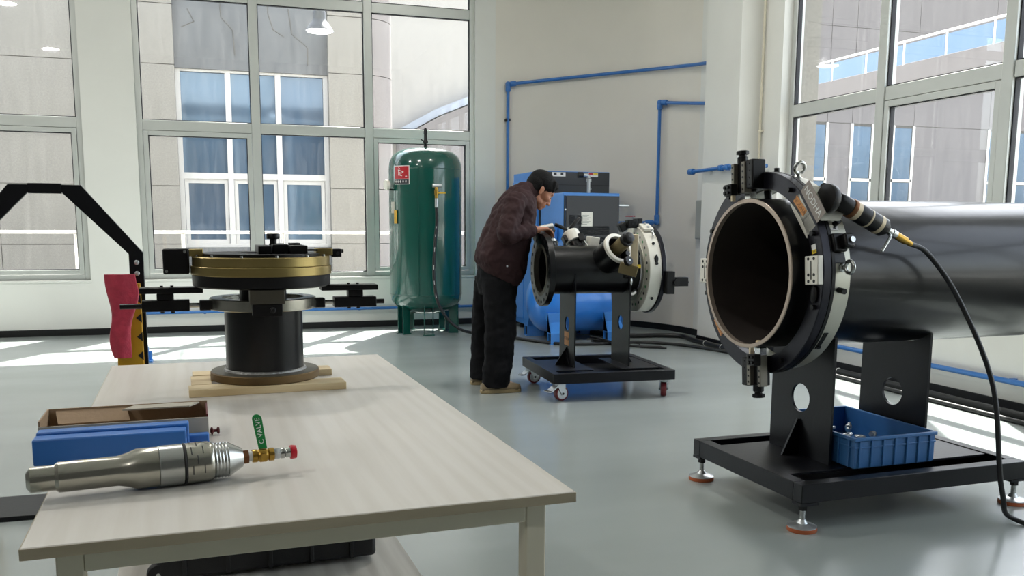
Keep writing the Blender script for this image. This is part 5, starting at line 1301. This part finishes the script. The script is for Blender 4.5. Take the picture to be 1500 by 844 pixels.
# ------------------------------------------------------------------ black guard stand with hazard stripes at the left edge
gs = thing('guard_stand', 'black steel post with yellow hazard strip behind the left end of the table', 'stand', (-0.66, 4.02, 0))
for sgn in (1, -1):
    poly = [(0.295, 0.02), (0.350, 0.02), (0.350, 1.050), (0.13, 1.32), (0.06, 1.32), (0.06, 1.29), (0.295, 1.045)]
    if sgn < 0: poly = [(-x, z) for x, z in poly][::-1]
    pl = MB().prism(poly, (0, 0.01, 0), (1, 0, 0), (0, 0, 1), 0.02).build('upright', 'black_paint', gs, 0.002)
    for z in (1.010, 0.965):
        MB().lathe([(0.010, 0), (0.010, 0.003), (0.006, 0.006)], (sgn * 0.324, -0.010, z), (0, -1, 0), 12).build('bolt', 'zinc', pl)
    hp = MB().bx(sgn * 0.235, sgn * 0.335, -0.040, -0.011, 0.10, 0.925).build('hazard_strip', 'yellow', gs, 0.003)
    for i in range(10):
        z = 0.14 + i * 0.078
        MB().prism([(0.0, 0.0), (0.0, 0.04), (-0.022 * sgn, 0.02)] if sgn > 0 else [(0.0, 0.0), (0.022, 0.02), (0.0, 0.04)], (sgn * 0.3352, -0.0412, z), (1, 0, 0), (0, 0, 1), 0.0012).build('hazard_mark', 'vent_dark', hp)
MB().bx(-0.06, 0.06, -0.012, 0.012, 1.285, 1.325).build('top_bar', 'black_paint', gs, 0.002)
MB().bx(-0.352, 0.352, -0.15, 0.15, 0.0, 0.02).build('base_plate', 'black_paint', gs, 0.002)
rg = MB()
def ragf(u, v):
    return Vector((0.010 * math.sin(9 * v + 3 * u), -0.014 * math.sin(u * 12 + v * 2.0) - 0.012 * math.sin(v * 7) , 0.02 * math.sin(u * PI)))
rings = []
for j in range(25):
    v = j / 24
    wd = 0.058 * (1 - 0.45 * v) * (1 + 0.12 * math.sin(v * 9)); cxx = 0.262 + 0.010 * math.sin(v * 6)
    rings.append([Vector((cxx + wd * math.cos(a), -0.064 + (0.018 + 0.006 * math.sin(3 * a + v * 7)) * math.sin(a), 0.945 - 0.32 * v + (0.02 if j == 0 else 0))) for a in [2 * PI * k / 24 for k in range(24)]])
ro = MB().loft(rings).build('cleaning_rag', 'rag_red')
ro.location = (-0.66, 4.02, 0); tag(ro, 'crumpled red cleaning rag hanging on the yellow hazard panel', 'rag')

# bottle jack on the sunlit floor
bj = thing('bottle_jack', 'small light blue bottle jack standing on the sunlit floor beyond the table', 'jack', (-0.665, 8.10, 0))
MB().bx(-0.075, 0.075, -0.06, 0.06, 0, 0.016).build('base', 'comp_blue', bj, 0.003)
MB().lathe([(0.056, 0.016), (0.050, 0.03), (0.046, 0.13), (0.038, 0.140)], (0, 0, 0), (0, 0, 1), 24).build('reservoir', 'comp_blue', bj)
MB().lathe([(0.016, 0.14), (0.016, 0.165), (0.028, 0.167), (0.028, 0.185)], (0, 0, 0), (0, 0, 1), 18).build('ram', 'rust_steel', bj)
MB().cyl((0.058, 0, 0.016), (0.058, 0, 0.09), 0.014, n=12).build('pump', 'comp_blue', bj)
# ------------------------------------------------------------------ the person leaning over the flange
PRX, PRY = 1.83, 6.10
ps_mb = MB()
def sec(b, f, w, y=0.0, n=28, e=2.3):
    b = Vector((b[0], 0, b[1])); f = Vector((f[0], 0, f[1])); c = (b + f) / 2; a = (f - b) / 2
    out = []
    for k in range(n):
        q = 2 * PI * k / n; cq, sq = math.cos(q), math.sin(q)
        cx_ = math.copysign(abs(cq) ** (2 / e), cq); sy_ = math.copysign(abs(sq) ** (2 / e), sq)
        p = c + a * cx_; out.append(Vector((p.x, y + w * sy_, p.z)))
    return out
# head frame
E0 = Vector((0.318, 0.0, 1.402)); pt = R(38)
Fv = Vector((math.cos(pt), 0, -math.sin(pt))); Uv = Vector((math.sin(pt), 0, math.cos(pt))); Lv = Vector((0, 1, 0))
HS = 1.06
HM = Matrix((Fv, Lv, Uv)).transposed()
def H(f, l, u): return E0 + (Fv * f + Lv * l + Uv * u) * HS
def hell(mb, f, l, u, rf, rl, ru, nu=24, nv=16): return mb.ell(H(f, l, u), (rf * HS, rl * HS, ru * HS), HM, nu, nv)
b = ps_mb
hell(b, -0.004, 0, 0.042, 0.096, 0.074, 0.082)      # skull
hell(b, 0.040, 0, 0.012, 0.050, 0.062, 0.075)       # face
hell(b, 0.044, 0, -0.046, 0.044, 0.046, 0.046)      # jaw
hell(b, 0.070, 0, -0.084, 0.019, 0.022, 0.015)      # chin
hell(b, 0.080, 0, 0.030, 0.014, 0.050, 0.013)       # brow ridge
for s in (-1, 1):
    hell(b, 0.062, s * 0.042, -0.014, 0.026, 0.020, 0.022)   # cheek
    hell(b, -0.006, s * 0.072, -0.004, 0.014, 0.006, 0.028)  # ear
    hell(b, -0.014, s * 0.077, 0.006, 0.009, 0.005, 0.019)
    hell(b, -0.002, s * 0.073, -0.024, 0.008, 0.006, 0.010)  # lobe
    hell(b, 0.022, s * 0.046, -0.060, 0.030, 0.012, 0.018)   # jaw corner
b.cap(H(0.088, 0, 0.014), H(0.108, 0, -0.026), 0.010, 0.0125)  # nose
for s in (-1, 1): hell(b, 0.100, s * 0.012, -0.030, 0.012, 0.009, 0.009)
hell(b, 0.088, 0, -0.054, 0.013, 0.024, 0.007); hell(b, 0.086, 0, -0.066, 0.012, 0.021, 0.008)   # lips
b.cap((0.225, 0, 1.345), H(-0.012, 0, -0.03), 0.060, 0.056)   # neck
# torso core, arms and legs below the clothes
core = [((-0.09, 0.87), (0.10, 0.78), 0.13), ((-0.10, 0.97), (0.15, 0.89), 0.135), ((-0.03, 1.13), (0.20, 1.04), 0.14), ((0.04, 1.28), (0.22, 1.17), 0.155), ((0.13, 1.385), (0.26, 1.28), 0.12), ((0.19, 1.42), (0.27, 1.33), 0.06)]
b.loft([sec(*c_) for c_ in core])
ARM_R = [Vector((0.085, -0.170, 1.315)), Vector((-0.004, -0.262, 1.100)), Vector((0.205, -0.185, 1.128))]
ARM_L = [Vector((0.175, 0.150, 1.285)), Vector((0.110, 0.205, 1.100)), Vector((0.232, 0.020, 1.135))]
for A in (ARM_R, ARM_L):
    b.cap(A[0], A[1], 0.048, 0.038); b.cap(A[1], A[2], 0.038, 0.026)
LEG_R = [Vector((0.0, -0.085, 0.84)), Vector((0.005, -0.120, 0.46)), Vector((-0.045, -0.130, 0.075))]
LEG_L = [Vector((0.0, 0.090, 0.84)), Vector((0.0, 0.160, 0.46)), Vector((-0.03, 0.205, 0.075))]
for G in (LEG_R, LEG_L):
    b.cap(G[0], G[1], 0.075, 0.052); b.cap(G[1], G[2], 0.052, 0.036)
    b.cap(G[2], G[2] + Vector((0.13, 0, -0.035)), 0.030, 0.026)
# hands
def hand(W, d, palm_up, side, curl):
    d = Vector(d).normalized(); n_ = Vector(palm_up).normalized(); n_ = (n_ - d * n_.dot(d)).normalized(); s_ = d.cross(n_) * side
    k0 = W + d * 0.085                                         # knuckles
    b.cap(W - d * 0.02, W + d * 0.015, 0.026, 0.027)
    for q in (-0.027, -0.009, 0.009, 0.027):
        b.cap(W + d * 0.012 + s_ * q * 0.7, k0 + s_ * q, 0.0155, 0.0125)
    L = (0.036, 0.042, 0.040, 0.032)
    for i, q in enumerate((-0.029, -0.010, 0.010, 0.029)):
        p = k0 + s_ * q; dd = (d + s_ * q * 3).normalized(); rr = 0.0100 - 0.0006 * abs(i - 1.5)
        for j in range(3):
            a = R(curl[j]); dd = (dd * math.cos(a) - n_ * math.sin(a)).normalized()
            p2 = p + dd * L[i] * (1.0, 0.72, 0.55)[j]
            b.cap(p, p2, rr, rr * 0.92); p = p2; rr *= 0.92
    t0 = W + d * 0.025 - s_ * 0.026
    t1 = t0 + (d * 0.55 - s_ * 0.75 - n_ * 0.25).normalized() * 0.042
    t2 = t1 + (d * 0.95 - s_ * 0.15 - n_ * 0.30).normalized() * 0.032
    b.cap(t0, t1, 0.0150, 0.0120); b.cap(t1, t2, 0.0115, 0.0095)
hand(ARM_R[2] + Vector((0.018, 0.004, 0.004)), (0.90, 0.18, 0.10), (-0.1, 0, 1), 1, (28, 42, 30))
hand(ARM_L[2] + Vector((0.018, -0.010, 0.004)), (0.86, -0.40, 0.05), (0, 0, 1), -1, (25, 40, 30))
person = ps_mb.build('person', 'skin')
person.location = (PRX, PRY, 0)
remesh(person, 0.0055, 0.4, 3)
tag(person, 'person in a dark maroon jacket bending over the flange of the black pipe', 'person')
# jacket
def wr(rings, amp, f1, f2, seed):
    out = []
    for i, r_ in enumerate(rings):
        c = sum(r_, Vector()) / len(r_); o = []
        for p in r_:
            d = (p - c); n1 = mnoise.noise(Vector((p.x * f1, p.y * f1, p.z * f2)) + Vector((seed, 0, 0)))
            n2 = mnoise.noise(Vector((p.x * f1 * 2.3, p.y * f1 * 2.3, p.z * f2 * 2.0)) + Vector((0, seed, 0)))
            o.append(p + d.normalized() * (amp * n1 + amp * 0.5 * n2))
        out.append(o)
    return out
def interp(secs, n):
    out = []
    m = len(secs) - 1
    for i in range(n + 1):
        t = i / n * m; k = min(int(t), m - 1); u = t - k; u = u * u * (3 - 2 * u) * 0.35 + u * 0.65
        a, c_ = secs[k], secs[k + 1]
        out.append(((a[0][0] * (1 - u) + c_[0][0] * u, a[0][1] * (1 - u) + c_[0][1] * u), (a[1][0] * (1 - u) + c_[1][0] * u, a[1][1] * (1 - u) + c_[1][1] * u), a[2] * (1 - u) + c_[2] * u))
    return out
jk = MB()
js = [((-0.118, 0.852), (0.140, 0.722), 0.165), ((-0.130, 0.885), (0.165, 0.750), 0.178), ((-0.150, 0.930), (0.198, 0.800), 0.192), ((-0.140, 0.985), (0.212, 0.865), 0.195), ((-0.074, 1.138), (0.245, 1.025), 0.188), ((-0.002, 1.300), (0.268, 1.165), 0.198), ((0.055, 1.372), (0.278, 1.230), 0.196), ((0.110, 1.424), (0.284, 1.280), 0.165), ((0.160, 1.452), (0.286, 1.315), 0.110), ((0.190, 1.470), (0.285, 1.335), 0.080)]
rj = [sec(*c_, n=56) for c_ in interp(js, 46)]
jk.loft(wr(rj, 0.010, 7, 5, 3.1))
def sleeve(A, r0, r1, r2, seed):
    pts = spline([A[0] + Vector((0, 0, 0.0)), A[0] * 0.5 + A[1] * 0.5, A[1], A[1] * 0.45 + A[2] * 0.55, A[2]], 9)
    n = len(pts); rad = []
    for i in range(n):
        t = i / (n - 1); r_ = r0 * (1 - t * 2) + r1 * t * 2 if t < 0.5 else r1 * (2 - 2 * t) + r2 * (2 * t - 1)
        rad.append(r_ * (1 + 0.02 * math.sin(i * 1.35 + seed)))
    jk.tube(pts, rad, 20)
sleeve(ARM_R, 0.078, 0.063, 0.046, 0.4); sleeve(ARM_L, 0.074, 0.060, 0.046, 1.7)
for A in (ARM_R, ARM_L): jk.ell(A[0] + Vector((0.006, 0, 0.004)), (0.078, 0.062, 0.076))
jo = jk.build('jacket', 'jacket', person)
remesh(jo, 0.0075, 0.5, 4)
def folds(o, size, strength, sc3):
    tx = bpy.data.textures.new('cloth_folds', 'CLOUDS'); tx.noise_scale = size; tx.noise_depth = 1; tx.noise_type = 'SOFT_NOISE'
    d_ = o.modifiers.new('folds', 'DISPLACE'); d_.texture = tx; d_.strength = strength; d_.mid_level = 0.5; d_.texture_coords = 'LOCAL'
folds(jo, 0.055, 0.020, None); folds(jo, 0.024, 0.007, None)
cl = MB()
cn = (E0 - Vector((0.225, 0, 1.345))).normalized()
rings = []
for i in range(7):
    t = i / 6; c = Vector((0.212, 0, 1.378)) + cn * (0.075 * t); a = Vector((0, 1, 0)); bb = cn.cross(a)
    rr = 0.082 - 0.010 * t
    rings.append([c + a * (rr * math.cos(q)) + bb * (rr * 0.95 * math.sin(q)) for q in [2 * PI * k / 32 for k in range(32)]])
for i in range(7):
    t = 1 - i / 6; c = Vector((0.212, 0, 1.378)) + cn * (0.075 * t); a = Vector((0, 1, 0)); bb = cn.cross(a); rr = 0.074 - 0.010 * t
    rings.append([c + a * (rr * math.cos(q)) + bb * (rr * 0.95 * math.sin(q)) for q in [2 * PI * k / 32 for k in range(32)]])
cl.loft(rings, cap=False).build('collar', 'jacket', person)
# ribbed hem and cuffs
hm = [((-0.121, 0.850), (0.143, 0.720), 0.168), ((-0.127, 0.872), (0.154, 0.738), 0.174), ((-0.131, 0.894), (0.166, 0.757), 0.180)]
MB().loft([sec(*c_, n=56) for c_ in hm]).build('hem_band', 'jacket', person)
for A in (ARM_R, ARM_L):
    d = (A[2] - A[1]).normalized()
    MB().lathe([(0.030, 0.022), (0.038, 0.020), (0.042, -0.002), (0.045, -0.020), (0.034, -0.022)], A[2] - d * 0.004, d, 24).build('cuff', 'jacket', person)
MB().cyl((0.022, -0.196, 0.885), (0.022, -0.203, 0.886), 0.006, n=12).build('snap_button', 'zinc', person)
MB().cyl((0.215, -0.110, 1.165), (0.222, -0.118, 1.166), 0.006, n=12).build('snap_button', 'zinc', person)
# trousers
tr = MB()
def ell_ring(c, rx, ry, n=36): return [Vector((c[0] + rx * math.cos(q), c[1] + ry * math.sin(q), c[2])) for q in [2 * PI * k / n for k in range(n)]]
pel = [ell_ring((0.010, 0.0, z), rx, ry) for z, rx, ry in ((0.90, 0.135, 0.155), (0.82, 0.142, 0.165), (0.74, 0.142, 0.168), (0.68, 0.128, 0.150))]
tr.loft(pel)
def leg_sec(pts, seed):
    S_ = []
    P = spline([p[0] for p in pts], 10); Rx = []; n = len(P)
    for i in range(n):
        t = i / (n - 1) * (len(pts) - 1); k = min(int(t), len(pts) - 2); u = t - k
        S_.append(ell_ring(P[i], pts[k][1] * (1 - u) + pts[k + 1][1] * u, pts[k][2] * (1 - u) + pts[k + 1][2] * u))
    tr.loft(wr(S_, 0.011, 6, 3.2, seed))
leg_sec([((0.0, -0.080, 0.80), 0.125, 0.085), ((0.0, -0.100, 0.62), 0.120, 0.090), ((-0.002, -0.118, 0.44), 0.108, 0.084), ((-0.020, -0.126, 0.24), 0.102, 0.082), ((-0.042, -0.130, 0.036), 0.100, 0.080)], 2.0)
leg_sec([((0.0, 0.085, 0.80), 0.125, 0.085), ((-0.010, 0.125, 0.62), 0.115, 0.088), ((-0.020, 0.160, 0.44), 0.104, 0.082), ((-0.030, 0.190, 0.24), 0.100, 0.080), ((-0.035, 0.205, 0.045), 0.098, 0.078)], 5.0)
to = tr.build('trousers', 'trousers', person)
remesh(to, 0.0085, 0.5, 3)
folds(to, 0.08, 0.022, None); folds(to, 0.03, 0.006, None)
# shoes
for (sx0, sy0) in ((-0.145, -0.140), (-0.120, 0.210)):
    prof = [(0.0, 0.030, 0.055), (0.03, 0.036, 0.075), (0.09, 0.037, 0.082), (0.15, 0.041, 0.072), (0.21, 0.046, 0.058), (0.255, 0.042, 0.048), (0.283, 0.026, 0.036)]
    rings = []
    for (x, wd, hh) in prof:
        rings.append([Vector((sx0 + x, sy0 + wd * math.cos(q), 0.020 + max(0.0, math.sin(q)) * hh * 0.85 + min(0, math.sin(q)) * 0.004)) for q in [2 * PI * k / 20 for k in range(20)]])
    sh = MB().loft(rings).build('shoe', 'shoe', person, ang=70)
    poly = [(sx0 - 0.006, sy0 - 0.02), (sx0 + 0.02, sy0 - 0.038), (sx0 + 0.10, sy0 - 0.040), (sx0 + 0.21, sy0 - 0.049), (sx0 + 0.27, sy0 - 0.038), (sx0 + 0.290, sy0 - 0.015), (sx0 + 0.290, sy0 + 0.015), (sx0 + 0.27, sy0 + 0.038), (sx0 + 0.21, sy0 + 0.049), (sx0 + 0.10, sy0 + 0.040), (sx0 + 0.02, sy0 + 0.038), (sx0 - 0.006, sy0 + 0.02)]
    MB().prism(poly, (0, 0, 0.0), (1, 0, 0), (0, 1, 0), 0.024).build('sole', 'sole', sh, 0.004)
# hair
hr = MB()
hell(hr, -0.016, 0, 0.058, 0.098, 0.083, 0.082)
hell(hr, -0.040, 0, 0.030, 0.074, 0.080, 0.072)
hell(hr, 0.040, 0, 0.084, 0.058, 0.070, 0.042)
for k in range(30):
    l = -0.066 + 0.132 * (k / 29)
    hr.cap(H(0.040, l * 0.9, 0.098), H(0.085 - abs(l) * 0.35 + 0.003 * math.sin(k * 2.1), l * 1.05, 0.047 - 0.007 * math.sin(k * 1.7)), 0.016, 0.006, 8)
for s in (-1, 1):
    hell(hr, 0.006, s * 0.058, 0.046, 0.052, 0.020, 0.034)
    hell(hr, -0.045, s * 0.050, 0.000, 0.034, 0.024, 0.042)
    hr.cap(H(0.014, s * 0.070, 0.030), H(0.014, s * 0.0705, 0.006), 0.009, 0.004)
hr.cap(H(-0.07, 0.0, 0.0), H(-0.062, 0, -0.045), 0.045, 0.030)
ho_ = hr.build('hair', 'hair', person)
remesh(ho_, 0.005, 0.3, 2)
for s in (-1, 1):
    ey2 = MB(); ey2.ell(H(0.0755, s * 0.030, 0.010), (0.010, 0.012, 0.0065), HM, 14, 10)
    e_ = ey2.build('eye', 'eye_white', person)
    MB().ell(H(0.0840, s * 0.030, 0.008), (0.004, 0.0055, 0.0055), HM, 12, 8).build('iris', 'vent_dark', e_)
    MB().cap(H(0.0885, s * 0.016, 0.029), H(0.078, s * 0.048, 0.031), 0.0045, 0.003).build('eyebrow', 'hair', person)
bpy.context.view_layer.update()
